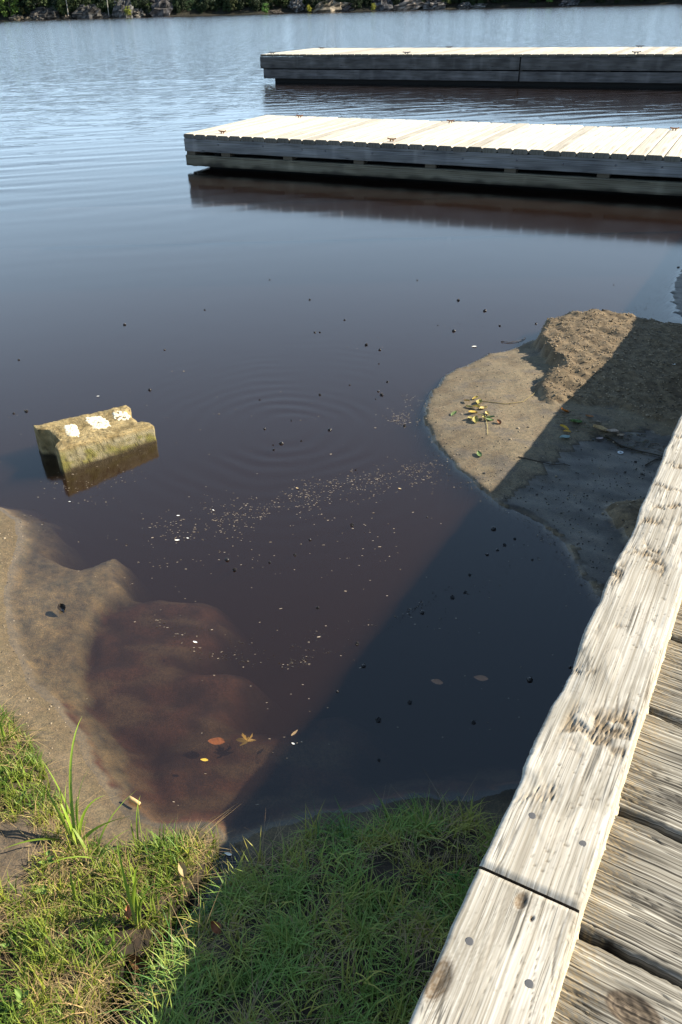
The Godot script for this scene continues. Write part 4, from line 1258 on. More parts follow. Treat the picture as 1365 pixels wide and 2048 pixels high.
func blade_mesh(count: int, height: float, lean: float, width: float, spread: float, seed_: int, segs := 3) -> ArrayMesh:
	var r := RandomNumberGenerator.new()
	r.seed = seed_
	var v := PackedVector3Array()
	var col := PackedColorArray()
	var idx := PackedInt32Array()
	for b in count:
		var a := r.randf() * TAU
		var base := Vector3(r.randf_range(-1, 1), 0, r.randf_range(-1, 1)) * spread
		var dir := Vector3(cos(a), 0, sin(a))
		var side := Vector3(-dir.z, 0, dir.x)
		var h := height * r.randf_range(0.55, 1.15)
		var ln := lean * r.randf_range(0.3, 1.4)
		var w := width * r.randf_range(0.7, 1.2)
		var tone := r.randf_range(0.7, 1.2)
		var tip := r.randf_range(0.0, 0.35)
		var s0 := v.size()
		for k in segs + 1:
			var t := float(k) / segs
			var bend := ln * t * t
			var p := base + dir * (h * bend) + Vector3.UP * (h * t * (1.0 - 0.35 * minf(bend, 1.6) * t)) 
			var ww := w * 0.5 * (1.0 - pow(t, 1.6))
			var tw := side.rotated(Vector3.UP, t * 0.6)
			var c := Color(tone * (1.0 + tip * t), tone * (1.0 + 0.2 * tip * t), tone, 1)
			v.append(p - tw * ww)
			v.append(p + tw * ww)
			col.append(c)
			col.append(c)
		for k in segs:
			var q := s0 + k * 2
			idx.append_array(PackedInt32Array([q, q + 2, q + 1, q + 1, q + 2, q + 3]))
	return indexed(v, idx, col)

# one long grass blade from its root to its tip, folded along the middle
func ribbon(root: Vector3, tip: Vector3, width: float, seed_: float) -> ArrayMesh:
	var v := PackedVector3Array()
	var col := PackedColorArray()
	var idx := PackedInt32Array()
	var flat := Vector3(tip.x, 0, tip.z)
	var ctrl := root + Vector3(tip.x * 0.25, maxf(tip.y * 1.05, flat.length() * 0.55), tip.z * 0.25)
	var n := 10
	for k in n + 1:
		var t := float(k) / n
		var p := root.lerp(ctrl, t).lerp(ctrl.lerp(tip, t), t)
		var d := (ctrl - root).lerp(tip - ctrl, t).normalized()
		var side := d.cross(Vector3(sin(seed_), 0.4, cos(seed_))).normalized()
		var up := side.cross(d)
		var w := width * 0.5 * (0.55 + 0.45 * sm(0.0, 0.25, t)) * (1.0 - pow(t, 1.8)) * 1.05
		var c := mixc(Color(0.34, 0.40, 0.10), Color(0.25, 0.37, 0.045), sm(0.0, 0.3, t)) * (0.85 + 0.25 * sin(seed_ * 3.0))
		c = mixc(c, Color(0.3, 0.28, 0.08), sm(0.85, 1.0, t) * 0.6)
		v.append_array(PackedVector3Array([p - side * w + up * w * 0.3, p, p + side * w + up * w * 0.3]))
		col.append_array(PackedColorArray([c, c * 0.85, c]))
	for k in n:
		for i in 2:
			var a := k * 3 + i
			idx.append_array(PackedInt32Array([a, a + 3, a + 4, a, a + 4, a + 1]))
	return indexed(v, idx, col)

func make_grass() -> void:
	var kinds := [blade_mesh(11, 0.022, 0.75, 0.0021, 0.011, 1), blade_mesh(11, 0.027, 0.9, 0.0019, 0.012, 2), blade_mesh(9, 0.042, 0.6, 0.0026, 0.010, 3)]
	var fine := [blade_mesh(12, 0.028, 0.9, 0.0017, 0.012, 4), blade_mesh(10, 0.034, 1.3, 0.0022, 0.014, 5), blade_mesh(7, 0.045, 0.8, 0.0029, 0.010, 6)]
	var straw := [blade_mesh(7, 0.035, 2.6, 0.0016, 0.012, 7), blade_mesh(6, 0.028, 3.2, 0.0018, 0.014, 8)]
	var xl := [[], [], []]
	var cl := [[], [], []]
	var xr := [[], [], []]
	var cr := [[], [], []]
	var xs := [[], []]
	var cs := [[], []]
	rng.seed = 1234
	var bare := Vector2(-0.576, -0.854)
	for n in 95000:
		var x := rng.randf_range(-2.2, 0.75)
		var z := rng.randf_range(-1.7, 0.75)
		var l := samp(sd.grass_l, x, z)
		var r := samp(sd.grass_r, x, z)
		var patch := noise_b.get_noise_2d(x * 7, z * 7)
		var fine_p := noise_a.get_noise_2d(x * 16, z * 16)
		if l > -0.01:
			var b := Vector2(x, z).distance_to(bare)
			if b < 0.075 + patch * 0.04:
				continue
			if rng.randf() > 0.68 + 0.5 * fine_p + sm(0.03, 0.0, l) * 0.2:
				continue
			var k := rng.randi() % 3
			var y := bed(x, z).x
			var sc := rng.randf_range(0.6, 1.15)
			var xf := Transform3D(Basis(Vector3.UP, rng.randf() * TAU).scaled(Vector3.ONE * sc), Vector3(x, y - 0.003, z))
			if rng.randf() < 0.24 - 0.5 * patch:
				xs[k % 2].append(xf)
				cs[k % 2].append(Color(0.40, 0.30, 0.14) * rng.randf_range(0.5, 1.15))
			else:
				xl[k].append(xf)
				cl[k].append(mixc(Color(0.21, 0.24, 0.032), Color(0.09, 0.165, 0.024), 0.5 + patch * 1.2 + rng.randf_range(-0.35, 0.35)))
		elif r > -0.01:
			if rng.randf() > 0.50 + 0.9 * fine_p + 0.8 * patch + sm(0.05, 0.0, r) * 0.3:
				continue
			var k := rng.randi() % 3
			var y := bed(x, z).x
			var sc := rng.randf_range(0.6, 1.2)
			var xf := Transform3D(Basis(Vector3.UP, rng.randf() * TAU).scaled(Vector3.ONE * sc), Vector3(x, y - 0.003, z))
			if rng.randf() < 0.24 - 0.5 * patch:
				xs[k % 2].append(xf)
				cs[k % 2].append(Color(0.36, 0.27, 0.15) * rng.randf_range(0.5, 1.1))
			else:
				xr[k].append(xf)
				cr[k].append(mixc(Color(0.32, 0.31, 0.065), Color(0.155, 0.265, 0.055), 0.5 + patch * 1.2 + rng.randf_range(-0.4, 0.4)))
	for k in 3:
		scatter("grass", kinds[k], M.blade, xl[k], cl[k], "short sunlit turf on the left bank")
		scatter("grass", fine[k], M.blade, xr[k], cr[k], "fine shaded grass on the bank beside the boardwalk")
	for k in 2:
		scatter("dry_grass", straw[k], M.straw, xs[k], cs[k], "dry straw lying among the turf")
	# taller tufts one can tell apart
	var defs := [
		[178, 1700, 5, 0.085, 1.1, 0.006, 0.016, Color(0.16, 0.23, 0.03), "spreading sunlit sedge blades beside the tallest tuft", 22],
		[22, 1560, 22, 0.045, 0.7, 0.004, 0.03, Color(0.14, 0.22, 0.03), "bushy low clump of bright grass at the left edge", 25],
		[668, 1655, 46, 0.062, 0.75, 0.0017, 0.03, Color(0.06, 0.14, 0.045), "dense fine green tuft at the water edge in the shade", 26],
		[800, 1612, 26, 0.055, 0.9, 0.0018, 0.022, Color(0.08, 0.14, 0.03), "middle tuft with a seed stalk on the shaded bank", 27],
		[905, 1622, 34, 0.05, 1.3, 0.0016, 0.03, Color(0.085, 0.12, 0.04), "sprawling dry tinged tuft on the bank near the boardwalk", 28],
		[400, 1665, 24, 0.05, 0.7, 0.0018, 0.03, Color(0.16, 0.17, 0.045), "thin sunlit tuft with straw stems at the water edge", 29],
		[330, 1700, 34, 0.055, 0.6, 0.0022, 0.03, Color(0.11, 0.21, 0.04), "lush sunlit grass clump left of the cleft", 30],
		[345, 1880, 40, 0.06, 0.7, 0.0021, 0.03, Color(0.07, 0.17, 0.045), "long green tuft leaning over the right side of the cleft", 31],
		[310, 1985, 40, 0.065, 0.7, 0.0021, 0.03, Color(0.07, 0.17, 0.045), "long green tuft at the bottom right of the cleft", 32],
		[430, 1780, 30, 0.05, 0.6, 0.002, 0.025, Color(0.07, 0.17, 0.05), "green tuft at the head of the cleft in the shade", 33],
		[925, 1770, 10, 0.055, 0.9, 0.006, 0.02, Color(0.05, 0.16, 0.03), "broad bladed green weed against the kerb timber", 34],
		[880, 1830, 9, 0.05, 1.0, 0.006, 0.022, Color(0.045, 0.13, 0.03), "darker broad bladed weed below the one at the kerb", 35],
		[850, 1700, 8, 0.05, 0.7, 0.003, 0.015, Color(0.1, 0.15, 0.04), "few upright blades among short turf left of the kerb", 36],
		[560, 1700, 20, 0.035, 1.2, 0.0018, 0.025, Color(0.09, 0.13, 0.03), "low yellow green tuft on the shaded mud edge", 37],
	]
	for d in defs:
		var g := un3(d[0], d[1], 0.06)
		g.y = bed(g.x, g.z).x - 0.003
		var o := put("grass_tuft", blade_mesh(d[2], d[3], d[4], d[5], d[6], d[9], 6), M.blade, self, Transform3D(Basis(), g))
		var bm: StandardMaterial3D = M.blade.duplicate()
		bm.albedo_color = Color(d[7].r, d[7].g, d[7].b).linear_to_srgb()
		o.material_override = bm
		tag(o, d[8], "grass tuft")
	var sedges := [
		["tall sunlit sedge tuft standing highest at the edge of the left sand", [150, 1668], [[166, 1430, 0.2], [74, 1508, 0.15], [66, 1548, 0.12], [182, 1535, 0.14], [212, 1590, 0.10], [288, 1628, 0.07], [64, 1662, 0.03], [2, 1700, 0.05], [118, 1600, 0.1], [158, 1592, 0.1], [135, 1560, 0.12]], 0.0062],
		["second sunlit sedge tuft standing above the dark cleft", [275, 1842], [[234, 1676, 0.17], [256, 1700, 0.14], [302, 1740, 0.13], [322, 1765, 0.11], [286, 1728, 0.14], [214, 1790, 0.03], [340, 1830, 0.03], [262, 1764, 0.1], [295, 1790, 0.08]], 0.0055],
		["yellow green sedge tuft at the far left edge of the sand", [10, 1472], [[-4, 1395, 0.1], [36, 1424, 0.09], [102, 1462, 0.03], [58, 1446, 0.05], [-25, 1430, 0.08], [18, 1420, 0.09]], 0.0045],
		["small bright sedge sprout in the sunlit turf", [152, 1788], [[146, 1735, 0.09], [160, 1735, 0.09], [176, 1745, 0.07], [135, 1770, 0.04]], 0.0042],
		["few upright sunlit blades by the straw at the water edge", [272, 1660], [[282, 1590, 0.09], [278, 1610, 0.08], [262, 1640, 0.05]], 0.0035]]
	for sg in sedges:
		var at := un3(sg[1][0], sg[1][1], 0.06)
		at.y = bed(at.x, at.z).x - 0.004
		var o := thing("sedge_tuft", at, sg[0], "grass tuft")
		var q := 0
		for t in sg[2]:
			var tip := un3(t[0], t[1], at.y + t[2]) - at
			put("blade", ribbon(Vector3(0.006 * sin(q * 2.4), 0, 0.006 * cos(q * 2.4)), tip, sg[3], q * 1.7), M.blade, o)
			q += 1
	# clover-like weeds
	for w in [[95, 1720, "round leaved weed beside the bare soil at left"], [40, 1590, "broad leaved weed in the bright clump at left"], [88, 1785, "two leaved green seedling in the sunlit turf"], [20, 1900, "yellow green weed at the lower left edge"], [60, 2030, "round leaved weed in the lower left corner"]]:
		var at := un3(w[0], w[1], 0.06)
		at.y = bed(at.x, at.z).x
		var o := thing("weed", at, w[2], "weed", "", w[0] * 0.37)
		for q in 4:
			var a := TAU * q / 4 + 0.9 * sin(q * 5.0 + w[0])
			put("leaf", leaf_mesh(0.013 + 0.004 * sin(q * 2.1 + w[0]), 0.008, Color(0.14, 0.21, 0.05), Color(0.09, 0.16, 0.03), w[0] + q, 0.3), M.leaf, o, Transform3D(Basis(Vector3.UP, a) * Basis(Vector3.RIGHT, 0.5), Vector3(-sin(a) * 0.008, 0.012 + 0.005 * (q % 3), -cos(a) * 0.008)))
	# floating specks in drifting bands
	var fl := chamfer_box(Vector3(1, 0.25, 0.5), 0.1)
	var sx := []
	var sc2 := []
	var dx := []
	var dc := []
	var bands := [[[Vector2(-0.502, -1.909), Vector2(-0.295, -1.979), Vector2(-0.093, -2.082), Vector2(0.123, -2.162), Vector2(0.302, -2.232)], 0.11, 1500, 1], [[Vector2(-0.623, -1.815), Vector2(-0.382, -1.758), Vector2(-0.114, -1.769), Vector2(0.160, -1.829)], 0.25, 320, 1], [[Vector2(-0.452, -1.485), Vector2(-0.308, -1.383), Vector2(-0.146, -1.336), Vector2(-0.011, -1.389), Vector2(0.122, -1.490), Vector2(0.268, -1.601)], 0.02, 700, 0], [[Vector2(-0.470, -1.513), Vector2(-0.277, -1.416), Vector2(-0.103, -1.409), Vector2(0.074, -1.492)], 0.03, 450, 0], [[Vector2(0.236, -2.845), Vector2(0.301, -2.538), Vector2(0.345, -2.198), Vector2(0.417, -2.057), Vector2(0.519, -1.901), Vector2(0.585, -1.762), Vector2(0.618, -1.546)], 0.03, 900, 0], [[Vector2(0.308, -2.793), Vector2(0.214, -2.543), Vector2(0.202, -2.625)], 0.06, 300, 1], [[Vector2(0.056, -3.338), Vector2(0.515, -3.528), Vector2(0.777, -3.718), Vector2(1.316, -3.946), Vector2(1.720, -4.169)], 0.09, 350, 0], [[Vector2(1.346, -3.568), Vector2(1.556, -3.846), Vector2(1.790, -4.255)], 0.1, 420, 0], [[Vector2(-1.020, -2.098), Vector2(-0.912, -1.994), Vector2(-0.818, -1.873)], 0.03, 150, 0], [[Vector2(-0.886, -2.213), Vector2(-0.759, -2.085), Vector2(-0.699, -2.301)], 0.07, 200, 1], [[Vector2(-1.323, -2.439), Vector2(-0.714, -2.810), Vector2(0.034, -2.365), Vector2(0.425, -1.769)], 0.6, 250, 1], [[Vector2(-0.406, -1.175), Vector2(0.007, -1.161), Vector2(0.466, -1.371)], 0.3, 110, 1], [[Vector2(0.148, -1.366), Vector2(0.347, -1.618), Vector2(0.553, -1.799)], 0.05, 220, 0], [[Vector2(-2.091, -5.151), Vector2(-0.496, -4.767), Vector2(0.688, -4.878), Vector2(1.961, -5.115)], 0.8, 300, 0]]
	for b in bands:
		var line: Array = b[0]
		for q in b[2]:
			var t := rng.randf() * (line.size() - 1)
			var i := int(t)
			var p: Vector2 = line[i].lerp(line[mini(i + 1, line.size() - 1)], t - i)
			p += Vector2(rng.randfn(0, 1), rng.randfn(0, 1)) * b[1] * 0.5
			if noise_b.get_noise_2d(p.x * 5.0, p.y * 9.0) + noise_a.get_noise_2d(p.x * 22.0, p.y * 30.0) * 0.6 < rng.randf_range(-0.35, 0.3):
				continue
			var y := bed(p.x, p.y).x
			if y > 0.03:
				continue
			var s := rng.randf_range(0.0009, 0.0022) * (1.7 if rng.randf() < 0.06 else 1.0)
			var pale: bool = b[3] == 1 and rng.randf() < 0.8 or rng.randf() < 0.15
			var xf := Transform3D(Basis(Vector3.UP, rng.randf_range(-0.8, 0.8)).scaled(Vector3(s * (2.2 if pale else 1.3), s * 0.8, s)), Vector3(p.x, maxf(y, 0.0) + 0.0006, p.y))
			if pale:
				sx.append(xf)
				sc2.append(Color(0.36, 0.29, 0.22) * rng.randf_range(0.4, 1.3))
			else:
				dx.append(xf)
				dc.append(Color(0.03, 0.028, 0.026) * rng.randf_range(0.6, 1.8))
	scatter("floating_debris", fl, M.flake, sx, sc2, "pale specks of bark and pollen drifting on the cove")
	scatter("floating_debris", fl, M.flake, dx, dc, "dark specks of scum along the edge of the spit")
	# grit and small stones on the sand
	var gx := []
	var gc := []
	var stone := lathe([Vector2(0, 0.8), Vector2(0.7, 0.55), Vector2(1.0, 0.0), Vector2(0.6, -0.5)], 6, true)
	for q in 5200:
		var p := Vector2(rng.randf_range(0.25, 1.6), rng.randf_range(-3.5, -1.3))
		if rng.randf() < 0.22:
			p = Vector2(rng.randf_range(-1.2, -0.55), rng.randf_range(-2.0, -1.0))
		var b := bed(p.x, p.y)
		if b.x < -0.008 or b.y == 1.0 and samp(sd.grass_l, p.x, p.y) > 0:
			continue
		var s := rng.randf_range(0.0009, 0.0026) * (2.0 if rng.randf() < 0.03 else 1.0)
		if b.y == 4.0:
			s *= 1.5
		gx.append(Transform3D(Basis(Vector3.UP, rng.randf() * TAU).scaled(Vector3(s, s * 0.8, s * rng.randf_range(0.7, 1.3))), Vector3(p.x, b.x + s * 0.2, p.y)))
		var dark := b.y == 6.0 and rng.randf() < 0.8 or rng.randf() < 0.25
		gc.append((Color(0.05, 0.045, 0.04) if dark else Color(0.22, 0.175, 0.12)) * rng.randf_range(0.6, 1.3))
	for q in 5200:
		var p := Vector2(rng.randf_range(0.75, 1.7), rng.randf_range(-3.45, -2.3))
		if samp(sd.clump, p.x, p.y) < -0.01:
			continue
		var b := bed(p.x, p.y)
		var s := rng.randf_range(0.0016, 0.0038) * (1.8 if rng.randf() < 0.05 else 1.0)
		gx.append(Transform3D(Basis(Vector3.UP, rng.randf() * TAU).scaled(Vector3(s, s * 0.8, s * rng.randf_range(0.7, 1.3))), Vector3(p.x, b.x + s * 0.15, p.y)))
		gc.append(Color(0.225, 0.172, 0.11) * rng.randf_range(0.45, 1.25))
	scatter("gravel", stone, M.flake, gx, gc, "grit and small stones scattered on the sand and mud")
	# bits of dark litter in the shaded drift
	var tx := []
	var tc := []
	for q in 340:
		var t := rng.randf()
		var base := un3(lerpf(1110, 1330, t), lerpf(850, 905, t) + rng.randfn(0, 10.0))
		var yy := bed(base.x, base.z).x
		tx.append(Transform3D(Basis(Vector3.UP, rng.randf_range(-1.0, 1.0)).scaled(Vector3(rng.randf_range(0.006, 0.022), 0.0015, rng.randf_range(0.001, 0.003))), Vector3(base.x, maxf(yy, 0) + rng.randf_range(0.001, 0.006), base.z)))
		tc.append([Color(0.07, 0.05, 0.03), Color(0.045, 0.035, 0.02), Color(0.14, 0.09, 0.05), Color(0.08, 0.08, 0.03)][rng.randi() % 4])
	scatter("plant_litter", fl, M.flake, tx, tc, "dark stems and rotten bits in the shaded leaf drift")

# ---------------------------------------------------------------- far shore
func ordinal(k: int) -> String:
	var ones := ["first", "second", "third", "fourth", "fifth", "sixth", "seventh", "eighth", "ninth", "tenth", "eleventh", "twelfth", "thirteenth", "fourteenth", "fifteenth", "sixteenth", "seventeenth", "eighteenth", "nineteenth"]
	if k < 19:
		return ones[k]
	var tens: int = (k + 1) / 10
	var rest: int = (k + 1) % 10
	return (["", "", "twentieth", "thirtieth", "fortieth"][tens]) if rest == 0 else ["", "", "twenty", "thirty", "forty"][tens] + " " + ones[rest - 1]

func shore_z(x: float) -> float:
	return -186.5 - 9.0 * sm(-60, 5, x) + 14.0 * sm(25, 90, x) + noise_b.get_noise_1d(x * 0.25) * 1.6

func shore_h(x: float, z: float) -> float:
	var d := shore_z(x) - z
	return -1.5 + 1.5 * sm(-3, 0, d) + 1.1 * sm(0.0, 3.0, d) + 0.06 * maxf(d - 1.0, 0) + noise_b.get_noise_2d(x * 0.6, z * 0.6) * 0.5 * sm(0, 3, d)

func crown_mesh(seed_: int, conifer: bool, c: Color) -> ArrayMesh:
	var r := RandomNumberGenerator.new()
	r.seed = seed_
	var v := PackedVector3Array()
	var col := PackedColorArray()
	var idx := PackedInt32Array()
	var lobes := []
	if conifer:
		for k in 46:
			var t := r.randf()
			var rad := lerpf(2.3, 0.2, t) * r.randf_range(0.5, 1.0)
			var a := r.randf() * TAU
			lobes.append([Vector3(cos(a) * rad, 0.4 + t * 6.4 - rad * 0.25, sin(a) * rad), 0.75 - 0.4 * t])
	else:
		for k in 34:
			var a := r.randf() * TAU
			var t := r.randf()
			var rad := 2.7 * sqrt(r.randf()) * (1.0 - 0.55 * absf(t - 0.45))
			lobes.append([Vector3(cos(a) * rad, 0.5 + t * 5.2, sin(a) * rad), r.randf_range(0.6, 1.15)])
	for l in lobes:
		var tone := r.randf_range(0.65, 1.35)
		for q in 34:
			var d: Vector3 = Vector3(r.randfn(), r.randfn() * 0.7, r.randfn()).normalized() * (float(l[1]) * pow(r.randf(), 0.4))
			var p: Vector3 = l[0] + d
			var nrm: Vector3 = (d + Vector3(0, 0.4, 0) + Vector3(r.randfn(), r.randfn(), r.randfn()) * 0.5).normalized()
			var s: Vector3 = nrm.cross(Vector3(r.randfn(), r.randfn(), r.randfn())).normalized()
			var u: Vector3 = nrm.cross(s)
			var sz := r.randf_range(0.13, 0.28)
			var k := v.size()
			v.append_array(PackedVector3Array([p - s * sz, p + u * sz * 1.2, p + s * sz, p - u * sz * 0.9]))
			var cc := c * (tone * r.randf_range(0.8, 1.2))
			col.append_array(PackedColorArray([cc, cc, cc, cc]))
			idx.append_array(PackedInt32Array([k, k + 1, k + 2, k, k + 2, k + 3]))
	return indexed(v, idx, col, PackedVector2Array(), true)

func rock_mesh(seed_: int, c: Color) -> ArrayMesh:
	var n := 22
	var m := 14
	var v := PackedVector3Array()
	var col := PackedColorArray()
	for j in m + 1:
		var ph := PI * j / m
		for i in n + 1:
			var th := TAU * i / n
			var d := Vector3(sin(ph) * cos(th), cos(ph), sin(ph) * sin(th))
			var r := 1.0 + 0.45 * noise_b.get_noise_3d(d.x * 9 + seed_ * 7, d.y * 9, d.z * 9) + 0.16 * noise_a.get_noise_3d(d.x * 14 + seed_, d.y * 14, d.z * 14)
			var p := d * r
			# split along layers
			p.y = lerpf(p.y, snappedf(p.y, 0.3), 0.45)
			p.x = lerpf(p.x, snappedf(p.x + 0.2 * p.y, 0.5) - 0.2 * p.y, 0.3)
			v.append(p)
			col.append(c * (0.8 + 0.5 * noise_b.get_noise_3d(p.x * 10, p.y * 16 + seed_, p.z * 10) + 0.2))
	var idx := PackedInt32Array()
	for j in m:
		for i in n:
			var a := j * (n + 1) + i
			idx.append_array(PackedInt32Array([a, a + 1, a + n + 2, a, a + n + 2, a + n + 1]))
	return indexed(v, idx, col, PackedVector2Array(), true)

func make_far_shore() -> void:
	var nx := 150
	var nz := 46
	var v := PackedVector3Array()
	var col := PackedColorArray()
	for j in nz:
		var d := -4.0 + 0.7 * j + pow(maxf(0, j - 14.0), 1.75) * 0.25
		for i in nx:
			var x := -190.0 + 400.0 * i / (nx - 1)
			var z := shore_z(x) - d
			v.append(Vector3(x, shore_h(x, z), z))
			col.append(mixc(Color(0.018, 0.019, 0.011), Color(0.045, 0.04, 0.028), 0.5 + noise_b.get_noise_2d(x * 2, z * 2)))
	# rows go away from the viewer, so turn the faces
	var idx := grid_index(nx, nz)
	for k in range(0, idx.size(), 3):
		var t := idx[k + 1]
		idx[k + 1] = idx[k + 2]
		idx[k + 2] = t
	var hill := put("hill", indexed(v, idx, col), M.rock)
	tag(hill, "wooded rocky shore across the lake", "", "", "structure")
	# rocks along the far waterline
	var rocks := [
		[35, 40, 1.6, 0.75, 1.2, Color(0.34, 0.28, 0.2), "pale tan boulder at the left end of the far shore"],
		[58, 40, 0.9, 0.4, 0.8, Color(0.3, 0.25, 0.18), "low tan rock right of the pale boulder"],
		[92, 36, 3.4, 2.0, 2.5, Color(0.10, 0.095, 0.09), "grey cliff rock under the leaning log on the far shore"],
		[75, 39, 1.6, 0.9, 1.2, Color(0.16, 0.145, 0.13), "small grey rock left of the first cliff"],
		[135, 37, 1.0, 0.5, 1.0, Color(0.17, 0.14, 0.11), "brownish rock between two dark gaps on the far shore"],
		[178, 34, 3.0, 1.9, 2.4, Color(0.12, 0.115, 0.11), "dark grey rock face left of the big cliff"],
		[213, 34, 1.2, 0.7, 1.2, Color(0.17, 0.16, 0.15), "small rock at the foot of the pale trunk"],
		[248, 30, 2.4, 2.7, 2.2, Color(0.17, 0.17, 0.17), "tall split grey cliff behind the yellow green sapling"],
		[276, 31, 1.7, 1.2, 1.6, Color(0.24, 0.22, 0.19), "paler slab at the right foot of the split cliff"],
		[320, 28, 3.2, 3.0, 2.6, Color(0.13, 0.125, 0.13), "largest dark cliff on the left half of the far shore"],
		[550, 24, 1.6, 0.45, 1.2, Color(0.2, 0.17, 0.14), "flat low rock at the waterline near the middle"],
		[594, 22, 1.5, 1.2, 1.2, Color(0.19, 0.19, 0.19), "grey rock under the perched slab"],
		[600, 12, 1.1, 0.5, 0.9, Color(0.22, 0.22, 0.22), "perched flat slab left of the sloping ledge"],
		[655, 20, 4.6, 2.1, 3.0, Color(0.38, 0.32, 0.24), "broad sloping tan ledge near the middle of the far shore"],
		[690, 20, 3.6, 1.5, 2.2, Color(0.13, 0.12, 0.12), "dark broken rock right of the sloping ledge"],
		[765, 17, 2.6, 2.0, 2.0, Color(0.14, 0.14, 0.15), "grey rock right of the second yellow green bush"],
		[820, 15, 4.4, 1.9, 2.6, Color(0.38, 0.33, 0.29), "largest pale rock slab right of the middle"],
		[870, 14, 3.0, 1.6, 2.0, Color(0.17, 0.165, 0.165), "grey slab adjoining the largest pale slab"],
		[930, 12, 1.6, 0.9, 1.4, Color(0.2, 0.195, 0.19), "small grey rock under dark foliage"],
		[962, 9, 2.2, 0.7, 1.4, Color(0.25, 0.25, 0.24), "flat light grey slab towards the right"],
		[1140, 5, 2.2, 1.0, 1.6, Color(0.15, 0.15, 0.16), "dim grey rock near the right end of the far shore"]]
	var shapes := []
	var k := 0
	for r in rocks:
		var x: float = un3(r[0], 40 - 0.025 * r[0] + 2.0).x
		var dir := un3(r[0], 45 - 0.025 * r[0]).normalized()
		var zz := -186.0
		for it in 4:
			x = dir.x / dir.z * zz
			zz = shore_z(x) - 0.8
		var o := put("shore_rock", rock_mesh(k + 3, r[5] * 0.75), M.rock, self, Transform3D(Basis(Vector3.UP, 0.3 * sin(k * 2.3)).scaled(Vector3(r[2], r[3], r[4]) * 0.92), Vector3(x, 0.1 + (1.0 if "perched" in r[6] else 0.0) + 0.15 * r[3], zz - r[4] * 0.4)))
		tag(o, r[6], "rock", "rocks along the far shore")
		k += 1
	# trees
	var crowns := []
	for q in 3:
		crowns.append(crown_mesh(100 + q, false, [Color(0.026, 0.042, 0.014), Color(0.02, 0.034, 0.013), Color(0.034, 0.052, 0.014)][q]))
	for q in 3:
		crowns.append(crown_mesh(200 + q, true, [Color(0.012, 0.024, 0.012), Color(0.015, 0.027, 0.014), Color(0.011, 0.021, 0.011)][q]))
	var trunk := tube([Vector3(0, -0.6, 0), Vector3(0.05, 2.0, 0.05), Vector3(0.0, 4.0, 0.1), Vector3(0.1, 5.6, 0.0)], 0.2, 0.06, 8)
	rng.seed = 808
	var x := -82.0
	var count := 0
	while x < 84.0:
		var kind := rng.randi() % 6
		var zz := shore_z(x) - rng.randf_range(2.6, 5.0)
		var lbl: String = ["leafy green tree", "dark leafy tree", "lighter leafy tree", "dark conifer", "bluish dark conifer", "very dark conifer"][kind]
		var t := thing("shore_tree", Vector3(x, shore_h(x, zz) - 0.1, zz), "%s of the front row on the far shore, %s from the left" % [lbl, ordinal(count)], "tree", "trees along the far shore", rng.randf() * TAU)
		t.scale = Vector3.ONE * rng.randf_range(0.75, 1.15)
		put("trunk", trunk, M.bark, t)
		put("crown", crowns[kind], M.foliage, t)
		x += rng.randf_range(3.2, 4.6)
		count += 1
	var xf := []
	var cols := []
	var xf2 := []
	var cols2 := []
	for q in 520:
		var fx := rng.randf_range(-170, 190)
		var fz := shore_z(fx) - rng.randf_range(8.0, 60.0)
		var tr := Transform3D(Basis(Vector3.UP, rng.randf() * TAU).scaled(Vector3.ONE * rng.randf_range(0.8, 1.2)), Vector3(fx, shore_h(fx, fz) - 0.4, fz))
		if q % 2:
			xf.append(tr)
			cols.append(Color.WHITE * rng.randf_range(0.7, 1.1))
		else:
			xf2.append(tr)
			cols2.append(Color.WHITE * rng.randf_range(0.7, 1.1))
	scatter("forest", crowns[1], M.foliage, xf, cols, "dense leafy forest behind the far shore")
	scatter("forest", crowns[4], M.foliage, xf2, cols2, "dense conifers behind the far shore")
	# low growth all along the bank
	var ux := []
	var uc := []
	for q in 560:
		var fx := rng.randf_range(-95, 95)
		var fz := shore_z(fx) - rng.randf_range(1.4, 4.5)
		ux.append(Transform3D(Basis(Vector3.UP, rng.randf() * TAU).scaled(Vector3.ONE * rng.randf_range(0.16, 0.42)), Vector3(fx, shore_h(fx, fz) - 0.15, fz)))
		uc.append(Color.WHITE * rng.randf_range(0.5, 1.3))
	scatter("undergrowth", crowns[1], M.foliage, ux, uc, "dark undergrowth along the far bank")
	# bushes at the waterline
	var bushes := [[28, 22, 1.15, Color(0.11, 0.17, 0.03), "light green sapling at the left end of the far shore"], [48, 34, 0.5, Color(0.12, 0.11, 0.03), "olive bush above the tan boulders"], [130, 12, 0.8, Color(0.09, 0.12, 0.035), "pale green birch leaves beside a thin trunk"], [262, 16, 0.42, Color(0.2, 0.22, 0.04), "yellow green sapling in front of the split cliff"], [305, 8, 0.5, Color(0.08, 0.12, 0.03), "green bush on top of the largest dark cliff"], [380, 20, 0.7, Color(0.03, 0.06, 0.025), "dark green bush at the waterline left of the middle"], [470, 20, 0.55, Color(0.05, 0.06, 0.02), "brownish green bush at the dark middle shore"], [533, 15, 0.45, Color(0.07, 0.15, 0.03), "fresh green bush left of the flat rock"], [619, 19, 0.32, Color(0.26, 0.25, 0.03), "bright yellow bush in front of the sloping ledge"], [746, 14, 0.34, Color(0.2, 0.21, 0.03), "yellow green bush between the dark rocks"], [895, 8, 0.6, Color(0.09, 0.11, 0.03), "olive bush right of the largest pale slab"], [1062, 4, 0.6, Color(0.09, 0.17, 0.03), "bright green bush towards the right end"], [1095, 4, 0.6, Color(0.07, 0.15, 0.03), "green bush right of the bright green one"], [1200, 2, 0.6, Color(0.05, 0.09, 0.03), "dark green bush near the right edge"]]
